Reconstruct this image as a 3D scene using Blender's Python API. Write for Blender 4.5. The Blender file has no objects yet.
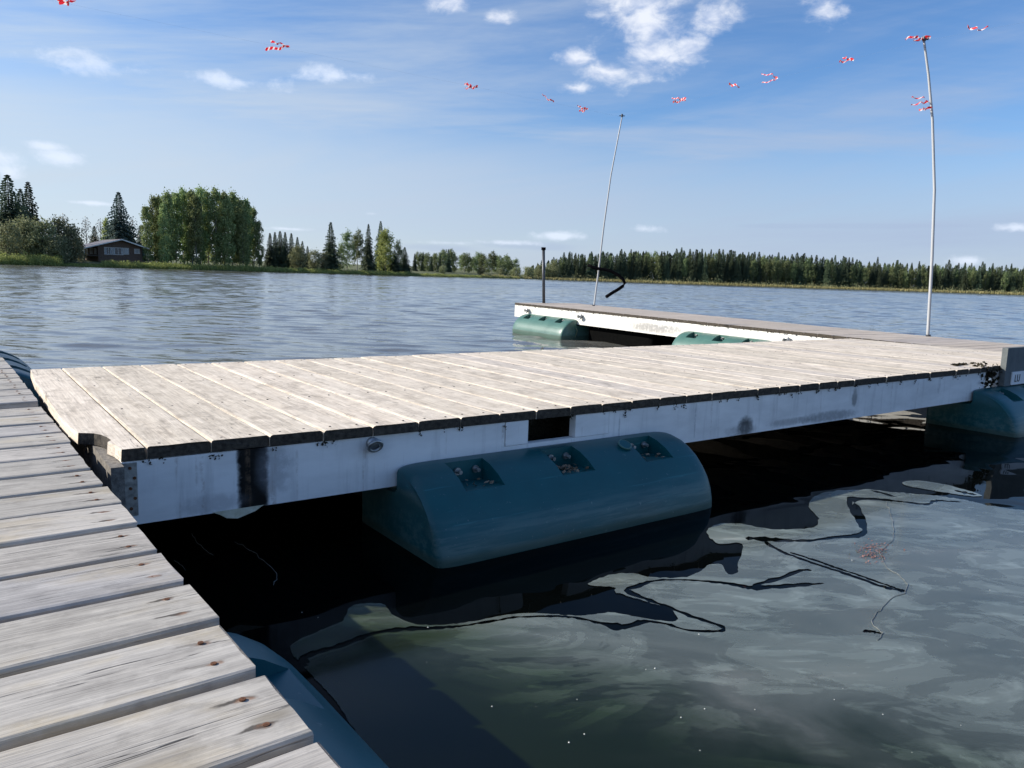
import bpy, math, random
from math import sin, cos, pi, radians as R
from mathutils import Vector, Matrix, noise as mnoise
from mathutils.geometry import delaunay_2d_cdt

# ------------------------------------------------------------------ camera, sky, sun, exposure
scn = bpy.context.scene
col = scn.collection
F, PT, RO, CH = 771.3, R(7.92), R(1.86), 1.017
cd = bpy.data.cameras.new("camera"); cam = bpy.data.objects.new("camera", cd); col.objects.link(cam)
cam.matrix_world = Matrix.Translation((0, 0, CH)) @ Matrix.Rotation(pi / 2 - PT, 4, 'X') @ Matrix.Rotation(RO, 4, 'Z')
cd.sensor_width = 36; cd.lens = F / 1024 * 36; cd.clip_start = 0.05; cd.clip_end = 20000
scn.camera = cam
scn.render.resolution_x, scn.render.resolution_y = 1024, 768
scn.view_settings.view_transform = 'Standard'; scn.view_settings.look = 'None'
scn.view_settings.exposure = 0.60; scn.view_settings.gamma = 1

YAW = R(53.64)
D = Vector((sin(YAW), cos(YAW), 0)); B = Vector((-cos(YAW), sin(YAW), 0))
sun_dir = (-1.41 * D + 1.15 * B + Vector((0, 0, 1))).normalized()
sun_el = math.asin(sun_dir.z); sun_az = math.atan2(sun_dir.x, sun_dir.y)
sl = bpy.data.lights.new("sun", 'SUN'); so = bpy.data.objects.new("sun", sl); col.objects.link(so)
sl.energy = 4.6; sl.angle = R(0.5); sl.color = (1, 0.93, 0.82)
so.rotation_euler = sun_dir.to_track_quat('Z', 'Y').to_euler()

def unproj(X, Y):
    u, v = X - 512, Y - 384; c, s = cos(RO), sin(RO)
    a, e = u * c + v * s, -u * s + v * c
    zc, xc = -e / F, a / F
    return Vector((xc, cos(PT) + zc * sin(PT), -sin(PT) + zc * cos(PT)))
def at_z(X, Y, z):
    r = unproj(X, Y); return Vector((0, 0, CH)) + r * ((z - CH) / r.z)
def at_y(X, Y, y):
    r = unproj(X, Y); return Vector((0, 0, CH)) + r * (y / r.y)

class NT:
    def __init__(s, tree): s.t = tree; s.n = tree.nodes; s.l = tree.links
    def node(s, typ, **kw):
        n = s.n.new(typ)
        for k, v in kw.items():
            if k == 'ins':
                for kk, vv in v.items(): s.put(n.inputs[kk], vv)
            else: setattr(n, k, v)
        return n
    def put(s, sock, v):
        if isinstance(v, bpy.types.NodeSocket): s.l.new(v, sock)
        elif isinstance(v, (tuple, list)) and sock.type == 'RGBA' and len(v) == 3: sock.default_value = (*v, 1)
        else: sock.default_value = v
    def m(s, op, a, b=0.0, c=0.0, clamp=False):
        n = s.n.new('ShaderNodeMath'); n.operation = op; n.use_clamp = clamp
        for i, v in enumerate((a, b, c)): s.put(n.inputs[i], v)
        return n.outputs[0]
    def ss(s, x, lo, hi):
        n = s.n.new('ShaderNodeMapRange'); n.interpolation_type = 'SMOOTHSTEP'
        s.put(n.inputs[0], x); n.inputs[1].default_value = lo; n.inputs[2].default_value = hi
        return n.outputs[0]
    def mix(s, f, a, b, blend='MIX'):
        n = s.n.new('ShaderNodeMix'); n.data_type = 'RGBA'; n.blend_type = blend
        s.put(n.inputs[0], f); s.put(n.inputs[6], a); s.put(n.inputs[7], b); return n.outputs[2]
    def vec(s, x, y, z):
        n = s.n.new('ShaderNodeCombineXYZ'); s.put(n.inputs[0], x); s.put(n.inputs[1], y); s.put(n.inputs[2], z); return n.outputs[0]
    def sep(s, v):
        n = s.n.new('ShaderNodeSeparateXYZ'); s.put(n.inputs[0], v); return n.outputs
    def noise(s, v, scale, det=4, rough=.55, dist=0.0, out=0):
        n = s.n.new('ShaderNodeTexNoise'); s.put(n.inputs['Vector'], v); s.put(n.inputs['Scale'], scale)
        n.inputs['Detail'].default_value = det; n.inputs['Roughness'].default_value = rough; n.inputs['Distortion'].default_value = dist
        return n.outputs[out]
    def map(s, v, loc=(0, 0, 0), sc=(1, 1, 1), rot=(0, 0, 0)):
        n = s.n.new('ShaderNodeMapping'); s.put(n.inputs[0], v); s.put(n.inputs[1], loc); n.inputs[2].default_value = rot
        n.inputs[3].default_value = sc; return n.outputs[0]
    def ramp(s, f, stops):
        n = s.n.new('ShaderNodeValToRGB'); s.put(n.inputs[0], f); e = n.color_ramp.elements
        while len(e) < len(stops): e.new(0.5)
        for i, (p, c) in enumerate(stops): e[i].position = p; e[i].color = (*c, 1)
        return n.outputs[0]

# sky with procedural clouds by direction
w = bpy.data.worlds.new("World"); scn.world = w; w.use_nodes = True
t = NT(w.node_tree); t.n.clear()
sky = t.node('ShaderNodeTexSky', sky_type='NISHITA'); sky.sun_disc = False
sky.sun_elevation = sun_el; sky.sun_rotation = sun_az; sky.air_density = 1.0; sky.dust_density = 0.25; sky.ozone_density = 3.0
tc = t.node('ShaderNodeTexCoord').outputs['Generated']
dx, dy, dz = t.sep(tc)
az = t.m('ARCTAN2', dx, dy); el = t.m('ARCSINE', dz)
def ae(X, Y):
    r = unproj(X, Y).normalized(); return math.atan2(r.x, r.y), math.asin(r.z)
pv = t.vec(t.m('DIVIDE', dx, t.m('ADD', t.m('MAXIMUM', dz, 0.0), 0.09)), t.m('DIVIDE', dy, t.m('ADD', t.m('MAXIMUM', dz, 0.0), 0.09)), 0.0)
# thin high veil, streaked
veil = t.noise(t.map(pv, loc=(3.1, 1.7, 0), sc=(0.35, 1.0, 1), rot=(0, 0, R(-14))), 1.1, 6, .6, .6)
veil2 = t.noise(t.map(pv, loc=(8.1, 4.7, 0), sc=(0.6, 2.6, 1), rot=(0, 0, R(-8))), 1.6, 7, .65, .3)
low = t.ss(el, 0.42, 0.02)
leftw = t.ss(az, 0.55, -0.75)
vm = t.m('ADD', t.m('MULTIPLY', veil, 1.1), t.m('MULTIPLY', veil2, .5))
vm = t.m('ADD', vm, t.m('ADD', t.m('MULTIPLY', low, .32), t.m('MULTIPLY', leftw, .18)))
band = t.noise(t.vec(t.m('MULTIPLY', az, 1.3), t.m('ADD', t.m('MULTIPLY', el, 9.0), t.m('MULTIPLY', az, -1.1)), 1.7), 1.6, 7, .6, .5)
vm = t.m('ADD', vm, t.m('MULTIPLY', t.m('SUBTRACT', band, .5), 1.3))
vm = t.m('MAXIMUM', t.m('MULTIPLY', t.ss(vm, .62, 1.60), 0.82), t.m('ADD', t.m('MULTIPLY', t.ss(t.m('SUBTRACT', el, t.m('MULTIPLY', leftw, .075)), .215, .055), .80), t.m('MULTIPLY', t.m('MULTIPLY', t.m('SUBTRACT', band, .5), .75), t.ss(el, .30, .18))))
# cumulus patches
cn = t.noise(t.vec(t.m('MULTIPLY', az, 1.0), t.m('MULTIPLY', el, 1.5), 0.3), 16, 8, .62, .35)
cn2 = t.noise(t.vec(t.m('MULTIPLY', az, 1.0), t.m('MULTIPLY', el, 1.9), 4.3), 30, 5, .5, .4)
cn3 = t.noise(t.vec(az, t.m('MULTIPLY', el, 1.6), 8.3), 75, 5, .6, .6)
cn = t.m('ADD', t.m('MULTIPLY', cn, .62), t.m('ADD', t.m('MULTIPLY', cn2, .24), t.m('MULTIPLY', cn3, .14)))
def blobs(lst, k, lo, hi):
    tot = None
    for X, Y, rx, ry in lst:
        a, e = ae(X, Y)
        p = t.m('MULTIPLY', t.m('SUBTRACT', az, a), F * .95 / rx); q = t.m('MULTIPLY', t.m('SUBTRACT', el, e), F * .95 / ry)
        d = t.m('SQRT', t.m('ADD', t.m('MULTIPLY', p, p), t.m('MULTIPLY', q, q)))
        f = t.m('SUBTRACT', 1.0, d)
        tot = f if tot is None else t.m('MAXIMUM', tot, f)
    return t.ss(t.m('ADD', t.m('MULTIPLY', tot, .75), t.m('MULTIPLY', t.m('SUBTRACT', cn, .5), k)), lo, hi)
big = blobs([(650, 18, 78, 46), (655, 55, 58, 34), (605, 72, 38, 14), (712, 15, 44, 26), (690, 48, 30, 24), (572, 88, 30, 9), (826, 8, 34, 20), (640, 5, 70, 20),
             (446, 2, 48, 14), (500, 17, 24, 9), (574, 57, 30, 14)], 2.3, .18, .86)
wisp = blobs([(240, 82, 66, 10), (335, 76, 50, 10), (60, 157, 34, 10), (45, 146, 24, 6), (8, 158, 22, 14), (8, 172, 16, 10), (90, 64, 60, 16),
              (645, 229, 26, 6), (965, 260, 26, 7), (450, 243, 40, 4), (510, 243, 40, 4), (290, 229, 32, 3), (372, 214, 14, 4), (90, 203, 40, 3), (1016, 227, 18, 5), (560, 236, 40, 6)], 2.6, .16, .85)
greyc = blobs([(860, 226, 110, 3), (780, 226, 50, 3), (440, 248, 50, 5), (530, 246, 60, 5)], 1.2, .0, .5)
skyc = t.node('ShaderNodeHueSaturation', ins={'Saturation': 1.13, 'Value': 1.0, 'Color': t.mix(1.0, sky.outputs[0], (.93, .97, 1.10), 'MULTIPLY')}).outputs[0]
c1 = t.mix(vm, skyc, t.mix(leftw, (3.05, 3.75, 5.1), (4.5, 5.2, 6.0)))
c2 = t.mix(t.m('MULTIPLY', greyc, .35), c1, (2.9, 3.6, 5.0))
c3 = t.mix(t.m('MULTIPLY', wisp, .72), c2, (6.2, 6.8, 7.9))
shade = t.ss(cn2, .35, .62)
c4 = t.mix(t.m('MULTIPLY', big, .85), c3, t.mix(shade, (4.5, 5.1, 6.5), (7.1, 7.3, 7.8)))
bg = t.node('ShaderNodeBackground', ins={'Color': c4, 'Strength': 0.093})
t.l.new(bg.outputs[0], t.node('ShaderNodeOutputWorld').inputs[0])

# ------------------------------------------------------------------ helpers
def put_props(o, label=None, cat=None, group=None, kind=None):
    for k, v in (('label', label), ('category', cat), ('group', group), ('kind', kind)):
        if v: o[k] = v
    return o
def empty(name, loc=(0, 0, 0), rot=(0, 0, 0), **kw):
    o = bpy.data.objects.new(name, None); col.objects.link(o); o.location = loc; o.rotation_euler = rot
    o.empty_display_size = .1
    return put_props(o, **kw)
class MB:
    def __init__(s): s.v = []; s.f = []; s.mi = []
    def add(s, vs, fs, mi=0):
        k = len(s.v); s.v += [tuple(v) for v in vs]
        for f in fs: s.f.append(tuple(k + i for i in f)); s.mi.append(mi)
    def box(s, a, b, mi=0, ch=0.0):
        x0, y0, z0 = a; x1, y1, z1 = b
        s.add([(x0, y0, z0), (x1, y0, z0), (x1, y1, z0), (x0, y1, z0), (x0, y0, z1), (x1, y0, z1), (x1, y1, z1), (x0, y1, z1)],
              [(0, 3, 2, 1), (4, 5, 6, 7), (0, 1, 5, 4), (1, 2, 6, 5), (2, 3, 7, 6), (3, 0, 4, 7)], mi)
    def tube(s, pts, r, n=8, mi=0, caps=True):
        pts = [Vector(p) for p in pts]; rs = r if isinstance(r, (list, tuple)) else [r] * len(pts)
        rings = []
        for i, p in enumerate(pts):
            d = (pts[min(i + 1, len(pts) - 1)] - pts[max(i - 1, 0)]).normalized()
            a = d.cross(Vector((0, 0, 1)) if abs(d.z) < .9 else Vector((1, 0, 0))).normalized(); b = d.cross(a)
            rings.append([p + rs[i] * (cos(2 * pi * k / n) * a + sin(2 * pi * k / n) * b) for k in range(n)])
        vs = [v for r_ in rings for v in r_]; fs = []
        for i in range(len(pts) - 1):
            for k in range(n): fs.append((i * n + k, i * n + (k + 1) % n, (i + 1) * n + (k + 1) % n, (i + 1) * n + k))
        if caps: fs += [tuple(range(n))[::-1], tuple((len(pts) - 1) * n + k for k in range(n))]
        s.add(vs, fs, mi)
    def build(s, name, mats, parent=None, smooth=False, loc=None):
        me = bpy.data.meshes.new(name); me.from_pydata(s.v, [], s.f)
        for m_ in (mats if isinstance(mats, (list, tuple)) else [mats]): me.materials.append(m_)
        me.polygons.foreach_set('material_index', s.mi)
        if smooth: me.polygons.foreach_set('use_smooth', [True] * len(s.f))
        me.update()
        o = bpy.data.objects.new(name, me); col.objects.link(o)
        if parent: o.parent = parent
        if loc: o.location = loc
        return o
def autosmooth(o, ang=35):
    me = o.data
    me.polygons.foreach_set('use_smooth', [True] * len(me.polygons))
    ed = {}
    for p in me.polygons:
        for k in p.edge_keys: ed.setdefault(k, []).append(p.normal)
    at = me.attributes.new('sharp_edge', 'BOOLEAN', 'EDGE')
    vals = [False] * len(me.edges)
    for e in me.edges:
        ns = ed.get(tuple(sorted(e.vertices)), [])
        if len(ns) == 2 and ns[0].angle(ns[1], 0) > R(ang): vals[e.index] = True
    at.data.foreach_set('value', vals)
def mat(name):
    m = bpy.data.materials.new(name); m.use_nodes = True; nt = NT(m.node_tree); nt.n.clear()
    out = nt.node('ShaderNodeOutputMaterial'); p = nt.node('ShaderNodeBsdfPrincipled'); nt.l.new(p.outputs[0], out.inputs[0])
    return m, nt, p, out
def simple(name, c, rough=.6, metal=0, var=.15, scale=8, bump=0.0):
    m, nt, p, out = mat(name)
    oc = nt.node('ShaderNodeTexCoord').outputs['Object']
    n = nt.noise(oc, scale, 5)
    dark = tuple(x * (1 - var * 2) for x in c); li = tuple(min(1, x * (1 + var)) for x in c)
    nt.put(p.inputs['Base Color'], nt.ramp(n, [(.25, dark), (.75, li)]))
    p.inputs['Roughness'].default_value = rough; p.inputs['Metallic'].default_value = metal
    if bump:
        b = nt.node('ShaderNodeBump', ins={'Strength': bump, 'Distance': .01, 'Height': n}); nt.l.new(b.outputs[0], p.inputs['Normal'])
    return m

# ------------------------------------------------------------------ materials
def wood(name, axis, light, mid, dark, crack=.5, warm=(.36, .27, .17), screws=None, tan=.35, mott=0.0):
    """weathered boards; axis = grain axis (0 x, 1 y)"""
    m, nt, p, out = mat(name)
    oc = nt.node('ShaderNodeTexCoord').outputs['Object']
    rnd = nt.node('ShaderNodeNewGeometry').outputs['Random Per Island']
    off = nt.vec(nt.m('MULTIPLY', rnd, 37.0), nt.m('MULTIPLY', rnd, 91.0), nt.m('MULTIPLY', rnd, 53.0))
    va = nt.node('ShaderNodeVectorMath', operation='ADD', ins={0: oc, 1: off}).outputs[0]
    lo, hi = 1.0, 1.0
    def st(a, b): return (a, b, b) if axis == 0 else (b, a, b)
    warp = nt.noise(nt.map(va, sc=st(1.4, 5)), 1.0, 3, .5, 0, 1)
    vw = nt.node('ShaderNodeVectorMath', operation='MULTIPLY_ADD', ins={0: warp, 1: (.03, .03, .03), 2: va}).outputs[0]
    fine = nt.noise(nt.map(vw, sc=st(5, 160)), 1.0, 5, .65)
    medg = nt.noise(nt.map(vw, sc=st(2.2, 42)), 1.0, 4, .6)
    blot = nt.noise(nt.map(va, sc=st(3, 7)), 1.0, 5, .6)
    blot2 = nt.noise(va, 45.0, 4, .65)
    g = nt.m('ADD', nt.m('MULTIPLY', fine, .5), nt.m('ADD', nt.m('MULTIPLY', medg, .3), nt.m('MULTIPLY', blot, .3)))
    c = nt.ramp(g, [(.34, dark), (.50, mid), (.68, light)])
    c = nt.mix(nt.m('MULTIPLY', nt.ss(blot, .52, .7), tan), c, warm)
    c = nt.mix(nt.m('MULTIPLY', nt.ss(blot2, .56, .72), .28), c, light)
    if mott:
        m1 = nt.noise(nt.map(oc, sc=st(1.0, 1.6)), 5.0, 6, .68, .4); m2 = nt.noise(nt.map(oc, loc=(7, 3, 1), sc=st(1.0, 1.5)), 17.0, 5, .65)
        c = nt.mix(nt.m('MULTIPLY', nt.ss(m1, .50, .66), mott), c, dark)
        c = nt.mix(nt.m('MULTIPLY', nt.ss(m2, .54, .68), mott * .9), c, tuple(x * .8 for x in dark))
        c = nt.mix(nt.m('MULTIPLY', nt.ss(m2, .46, .34), mott * .8), c, tuple(min(1, x * 1.12) for x in light))
    # per board tint
    tint = nt.ramp(rnd, [(0.0, (.82, .82, .85)), (.35, (1.0, .98, .95)), (.7, (.9, .88, .84)), (1.0, (1.06, 1.03, 1.0))])
    c = nt.mix(1.0, c, tint, 'MULTIPLY')
    # checks: thin dark cracks along the grain
    ck = nt.noise(nt.map(vw, loc=(5, 9, 2), sc=st(1.6, 70)), 1.0, 2, .5)
    ckm = nt.m('MULTIPLY', nt.m('SUBTRACT', 1.0, nt.ss(nt.m('ABSOLUTE', nt.m('SUBTRACT', ck, .5)), .0, .014)), nt.ss(nt.noise(nt.map(va, sc=st(1.3, 14)), 1.0, 2), .5, .62))
    c = nt.mix(nt.m('MULTIPLY', ckm, crack), c, tuple(x * .22 for x in dark))
    # knots
    vor = nt.node('ShaderNodeTexVoronoi'); nt.put(vor.inputs['Vector'], nt.map(va, sc=st(1.6, 3.8))); vor.inputs['Scale'].default_value = 1.0
    kn = nt.m('SUBTRACT', 1.0, nt.ss(vor.outputs[0], .045, .085))
    c = nt.mix(nt.m('MULTIPLY', kn, .55), c, tuple(x * .4 for x in warm))
    if screws:
        x0, pitch, offs = screws
        X, Y, Z = nt.sep(oc)
        yy = nt.m('FRACT', nt.m('DIVIDE', Y, -pitch))
        wob = nt.m('MULTIPLY', nt.m('SUBTRACT', nt.noise(va, 30, 3), .5), .03)
        tot = None
        for o_ in offs:
            a = nt.m('DIVIDE', nt.m('ADD', nt.m('ADD', X, -x0), wob), .013)
            b = nt.m('DIVIDE', nt.m('ADD', nt.m('MULTIPLY', nt.m('SUBTRACT', yy, o_), pitch), nt.m('MULTIPLY', wob, .5)), .0065)
            d = nt.m('SQRT', nt.m('ADD', nt.m('MULTIPLY', a, a), nt.m('MULTIPLY', b, b)))
            f = nt.m('SUBTRACT', 1.0, nt.ss(d, .55, 1.25)); tot = f if tot is None else nt.m('MAXIMUM', tot, f)
        gg = None
        for o_ in offs:
            a = nt.m('DIVIDE', nt.m('ADD', nt.m('ADD', X, -x0 + .012), nt.m('MULTIPLY', wob, 1.4)), .030)
            b = nt.m('DIVIDE', nt.m('ADD', nt.m('MULTIPLY', nt.m('SUBTRACT', yy, o_ - .015), pitch), nt.m('MULTIPLY', wob, .7)), .0050)
            f = nt.m('SUBTRACT', 1.0, nt.ss(nt.m('SQRT', nt.m('ADD', nt.m('MULTIPLY', a, a), nt.m('MULTIPLY', b, b))), .5, 1.2)); gg = f if gg is None else nt.m('MAXIMUM', gg, f)
        c = nt.mix(nt.m('MULTIPLY', gg, nt.m('MULTIPLY', nt.ss(rnd, .2, .6), .85)), c, (.045, .038, .032))
        c = nt.mix(nt.m('MULTIPLY', tot, .62), c, nt.mix(nt.ss(blot2, .4, .6), (.24, .12, .065), (.08, .05, .035)))
    nt.put(p.inputs['Base Color'], c); p.inputs['Roughness'].default_value = .82
    p.inputs['Specular IOR Level'].default_value = .25
    h = nt.m('SUBTRACT', nt.m('ADD', nt.m('MULTIPLY', fine, .6), nt.m('MULTIPLY', medg, .5)), nt.m('MULTIPLY', ckm, .9))
    b = nt.node('ShaderNodeBump', ins={'Strength': .55, 'Distance': .004, 'Height': h}); nt.l.new(b.outputs[0], p.inputs['Normal'])
    return m
M_deck = wood('bleached_deck_wood', 1, (.86, .785, .68), (.60, .535, .45), (.32, .28, .235), .55, (.50, .42, .33), mott=.42)
M_near = wood('grey_weathered_wood', 0, (.57, .55, .515), (.37, .355, .335), (.17, .162, .155), .95, (.40, .335, .22), (-.045, .195, (.28, .67)), .55, mott=.28)
M_far = wood('brown_grey_wood', 0, (.36, .31, .26), (.26, .22, .18), (.16, .13, .11), .4, (.24, .17, .11))
def dirty(name, c1, c2, scale=20, rough=.9):
    m, nt, p, out = mat(name)
    g = nt.node('ShaderNodeTexCoord').outputs['Object']
    n = nt.noise(g, scale, 6, .7)
    nt.put(p.inputs['Base Color'], nt.ramp(n, [(.35, c1), (.65, c2)])); p.inputs['Roughness'].default_value = rough
    b = nt.node('ShaderNodeBump', ins={'Strength': .8, 'Distance': .004, 'Height': n}); nt.l.new(b.outputs[0], p.inputs['Normal'])
    return m
M_end = dirty('mossy_end_grain', (.018, .014, .010), (.085, .07, .052), 60)
M_end2 = dirty('grey_end_grain', (.10, .09, .08), (.26, .24, .21), 60)
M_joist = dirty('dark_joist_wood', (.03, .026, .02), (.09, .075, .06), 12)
M_moss_shade = dirty('black_moss_and_shade', (.012, .011, .008), (.05, .045, .03), 90)

def fascia_mat(name, marks, base=(.88, .88, .87)):
    m, nt, p, out = mat(name)
    oc = nt.node('ShaderNodeTexCoord').outputs['Object']; X, Y, Z = nt.sep(oc)
    n1 = nt.noise(nt.map(oc, sc=(1.5, 1, 5)), 1.6, 5, .6); n2 = nt.noise(oc, 28, 5, .7); n3 = nt.noise(nt.map(oc, sc=(12, 1, 1.2)), 1.5, 4, .6)
    c = nt.ramp(n1, [(.3, tuple(x * .80 for x in base)), (.6, base)])
    c = nt.mix(nt.m('MULTIPLY', nt.ss(n3, .52, .75), .30), c, (.36, .36, .36))
    c = nt.mix(nt.m('MULTIPLY', nt.ss(n2, .70, .76), .8), c, (.07, .06, .05))
    for (x, z, rx, rz, colr, a, soft) in marks:
        u = nt.m('DIVIDE', nt.m('SUBTRACT', X, x), rx); v = nt.m('DIVIDE', nt.m('SUBTRACT', Z, z), rz)
        u2 = nt.m('MULTIPLY', u, u)
        v2 = nt.m('MULTIPLY', v, v)
        if rz > .1: v2 = nt.m('MULTIPLY', v2, v2); u2 = nt.m('MULTIPLY', u2, u2)
        d = nt.m('ADD', nt.m('ADD', u2, v2), nt.m('ADD', nt.m('MULTIPLY', nt.m('SUBTRACT', n2, .5), 1.6), nt.m('MULTIPLY', nt.m('SUBTRACT', n1, .5), 1.5)))
        c = nt.mix(nt.m('MULTIPLY', nt.m('SUBTRACT', 1.0, nt.ss(d, 1 - soft, 1 + soft)), a), c, nt.mix(nt.ss(n2, .45, .75), colr, tuple(min(1, q * 2.6) for q in colr)))
    nt.put(p.inputs['Base Color'], c); p.inputs['Roughness'].default_value = .6; p.inputs['Specular IOR Level'].default_value = .2
    rs_ = nt.noise(nt.map(oc, loc=(2, 0, 4), sc=(14, 1, .8)), 1.3, 3, .6)
    c2_ = nt.mix(nt.m('MULTIPLY', nt.m('MULTIPLY', nt.ss(rs_, .60, .70), nt.ss(n2, .40, .6)), .45), c, (.20, .13, .08)); nt.put(p.inputs['Base Color'], c2_)
    b = nt.node('ShaderNodeBump', ins={'Strength': .25, 'Distance': .003, 'Height': nt.m('ADD', n2, nt.m('MULTIPLY', n3, .8))}); nt.l.new(b.outputs[0], p.inputs['Normal'])
    return m
BK = (.012, .011, .010)
M_fas = fascia_mat('white_painted_board', [
    (.325, .32, .052, .14, (.006, .006, .006), 1.0, .6), (.40, .34, .06, .08, (.22, .23, .25), .5, .9), (2.96, .262, .060, .050, (.03, .03, .03), .9, .8), (2.93, .24, .12, .03, (.2, .2, .2), .5, .9),
    (4.02, .345, .03, .05, (.06, .06, .06), .6, .7), (3.75, .25, .28, .03, (.16, .17, .18), .6, .9), (.20, .25, .10, .03, (.2, .2, .22), .35, .9), (3.4, .25, .2, .02, (.18, .18, .18), .5, .9),
    (5.1, .36, .02, .05, (.35, .35, .35), .4, .9), (2.55, .33, .006, .09, (.35, .35, .36), .5, .6), (2.02, .30, .006, .09, (.35, .35, .36), .5, .6)])
M_fas2 = fascia_mat('weathered_white_board', [(5.4, -.165, .50, .065, (.26, .25, .24), .75, .9), (5.1, -.14, .35, .03, (.3, .3, .3), .5, .9), (8.55, -.11, .06, .05, (.3, .3, .3), .5, .9)], (.78, .77, .72))

def float_mat(name, base, line_z):
    m, nt, p, out = mat(name)
    oc = nt.node('ShaderNodeTexCoord').outputs['Object']; X, Y, Z = nt.sep(oc)
    n1 = nt.noise(oc, 3.5, 5, .6); n2 = nt.noise(nt.map(oc, sc=(2.2, 20, 30)), 1.0, 5, .7); n3 = nt.noise(oc, 60, 4, .6)
    c = nt.ramp(n1, [(.3, tuple(x * .82 for x in base)), (.7, tuple(x * 1.12 for x in base))])
    band = nt.m('MULTIPLY', nt.ss(Z, line_z + .20, line_z + .05), nt.ss(n2, .42, .60))
    scr = nt.noise(nt.map(oc, loc=(3, 1, 5), sc=(1.5, 30, 55), rot=(0, R(6), 0)), 1.0, 4, .6)
    c = nt.mix(nt.m('MULTIPLY', nt.ss(scr, .62, .68), .35), c, tuple(min(1, q * 2.2 + .03) for q in base))
    c = nt.mix(nt.m('MULTIPLY', band, .42), c, (.13, .21, .20))
    wl = nt.ss(Z, line_z + .045, line_z + .018)
    c = nt.mix(nt.m('MULTIPLY', wl, .6), c, (.05, .075, .05))
    c = nt.mix(nt.m('MULTIPLY', nt.ss(n3, .66, .72), .35), c, (.25, .30, .30))
    nt.put(p.inputs['Base Color'], c)
    nt.put(p.inputs['Roughness'], nt.m('ADD', nt.m('MULTIPLY', n1, .25), .28))
    b = nt.node('ShaderNodeBump', ins={'Strength': .15, 'Distance': .004, 'Height': nt.m('ADD', n1, nt.m('MULTIPLY', n3, .3))}); nt.l.new(b.outputs[0], p.inputs['Normal'])
    return m
M_float = float_mat('teal_plastic', (.001, .082, .092), 0.0)
M_float2 = float_mat('faded_green_plastic', (.06, .145, .120), 0.0)
M_float3 = float_mat('blue_teal_plastic', (.010, .10, .125), 0.0)
M_floatk_shade = dirty('black_plastic_and_shade', (.0015, .0018, .002), (.004, .004, .004), 20, .9)
M_galv = simple('galvanised_steel', (.42, .43, .43), .42, .85, .3, 40, .1)
M_rust = simple('rusty_screw_steel', (.20, .085, .04), .7, .4, .4, 200)
M_dkscrew = simple('dark_screw_steel', (.05, .04, .035), .6, .5, .3, 200)
M_pole = simple('white_plastic_pole', (.44, .45, .46), .35, 0, .03, 4)
M_pipe = simple('dark_steel_pipe', (.075, .08, .09), .45, .5, .25, 20)
M_hose = simple('black_rubber', (.004, .004, .005), .9, 0, .2, 20)
for _m in (M_hose, M_floatk_shade, M_moss_shade): _m.node_tree.nodes['Principled BSDF'].inputs['Specular IOR Level'].default_value = .04
M_line = simple('clear_nylon_line', (.25, .32, .42), .3, 0, .05, 8)
M_grey = dirty('grey_weathered_paint', (.095, .11, .115), (.15, .165, .165), 9, .8)
M_sign = simple('white_sign_face', (.82, .83, .85), .45, 0, .04, 6)
M_ink = simple('dark_sign_lettering', (.03, .035, .05), .5, 0, .05, 6)
M_leaf = simple('dry_leaf_litter', (.30, .22, .15), .9, 0, .4, 60)
M_white = simple('white_speck', (.8, .8, .78), .4, 0, .05, 60)

# ------------------------------------------------------------------ water
def water_mat():
    m, nt, p, out = mat('lake_water')
    g = nt.node('ShaderNodeNewGeometry').outputs['Position']
    X, Y, Z = nt.sep(g)
    # coordinates in the dock's own directions: s along the long dock, q away from it
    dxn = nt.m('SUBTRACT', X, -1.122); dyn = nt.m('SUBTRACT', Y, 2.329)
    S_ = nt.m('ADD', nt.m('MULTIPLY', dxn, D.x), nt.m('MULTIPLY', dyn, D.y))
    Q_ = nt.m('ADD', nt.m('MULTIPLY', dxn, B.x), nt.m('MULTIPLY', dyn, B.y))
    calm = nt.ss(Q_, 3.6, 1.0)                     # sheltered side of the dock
    dist = nt.m('SQRT', nt.m('ADD', nt.m('MULTIPLY', X, X), nt.m('MULTIPLY', Y, Y)))
    far = nt.ss(dist, 12, 90)
    a = nt.noise(nt.map(g, sc=(5.5, 12., 1), rot=(0, 0, R(-12))), 1.0, 3, .5, .8)
    c_ = nt.noise(nt.map(g, sc=(1.1, 2.6, 1), rot=(0, 0, R(6))), 1.0, 2, .5, .6)
    h_open = nt.m('ADD', nt.m('MULTIPLY', a, .0040), nt.m('MULTIPLY', nt.m('MULTIPLY', c_, nt.m('ADD', nt.m('MULTIPLY', nt.ss(dist, 6, 40), .85), .15)), .030))
    q1 = nt.noise(nt.map(g, sc=(1.6, 1.6, 1)), 1.0, 2, .4, .4)
    h_calm = nt.m('MULTIPLY', q1, .012)
    mixn = nt.node('ShaderNodeMix'); nt.put(mixn.inputs[0], calm); nt.put(mixn.inputs[2], h_open); nt.put(mixn.inputs[3], h_calm)
    b = nt.node('ShaderNodeBump', ins={'Strength': 1.0, 'Distance': 1.0, 'Filter Width': .004, 'Height': mixn.outputs[0]}); nt.l.new(b.outputs[0], p.inputs['Normal'])
    turb = nt.noise(g, 1.4, 4, .6)
    nt.put(p.inputs['Base Color'], nt.mix(calm, (.115, .115, .105), nt.ramp(turb, [(.3, (.0008, .0012, .0014)), (.7, (.0012, .0020, .0018))])))  # pale open-water base: turbid tone plus sky reflection brightness put into colour
    p.inputs['IOR'].default_value = 1.38
    nt.put(p.inputs['Specular IOR Level'], nt.m('SUBTRACT', .75, nt.m('MULTIPLY', calm, .70)))
    nt.put(p.inputs['Roughness'], nt.m('ADD', nt.m('MULTIPLY', far, .09), .010))
    return m
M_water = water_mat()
import numpy as np
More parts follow.
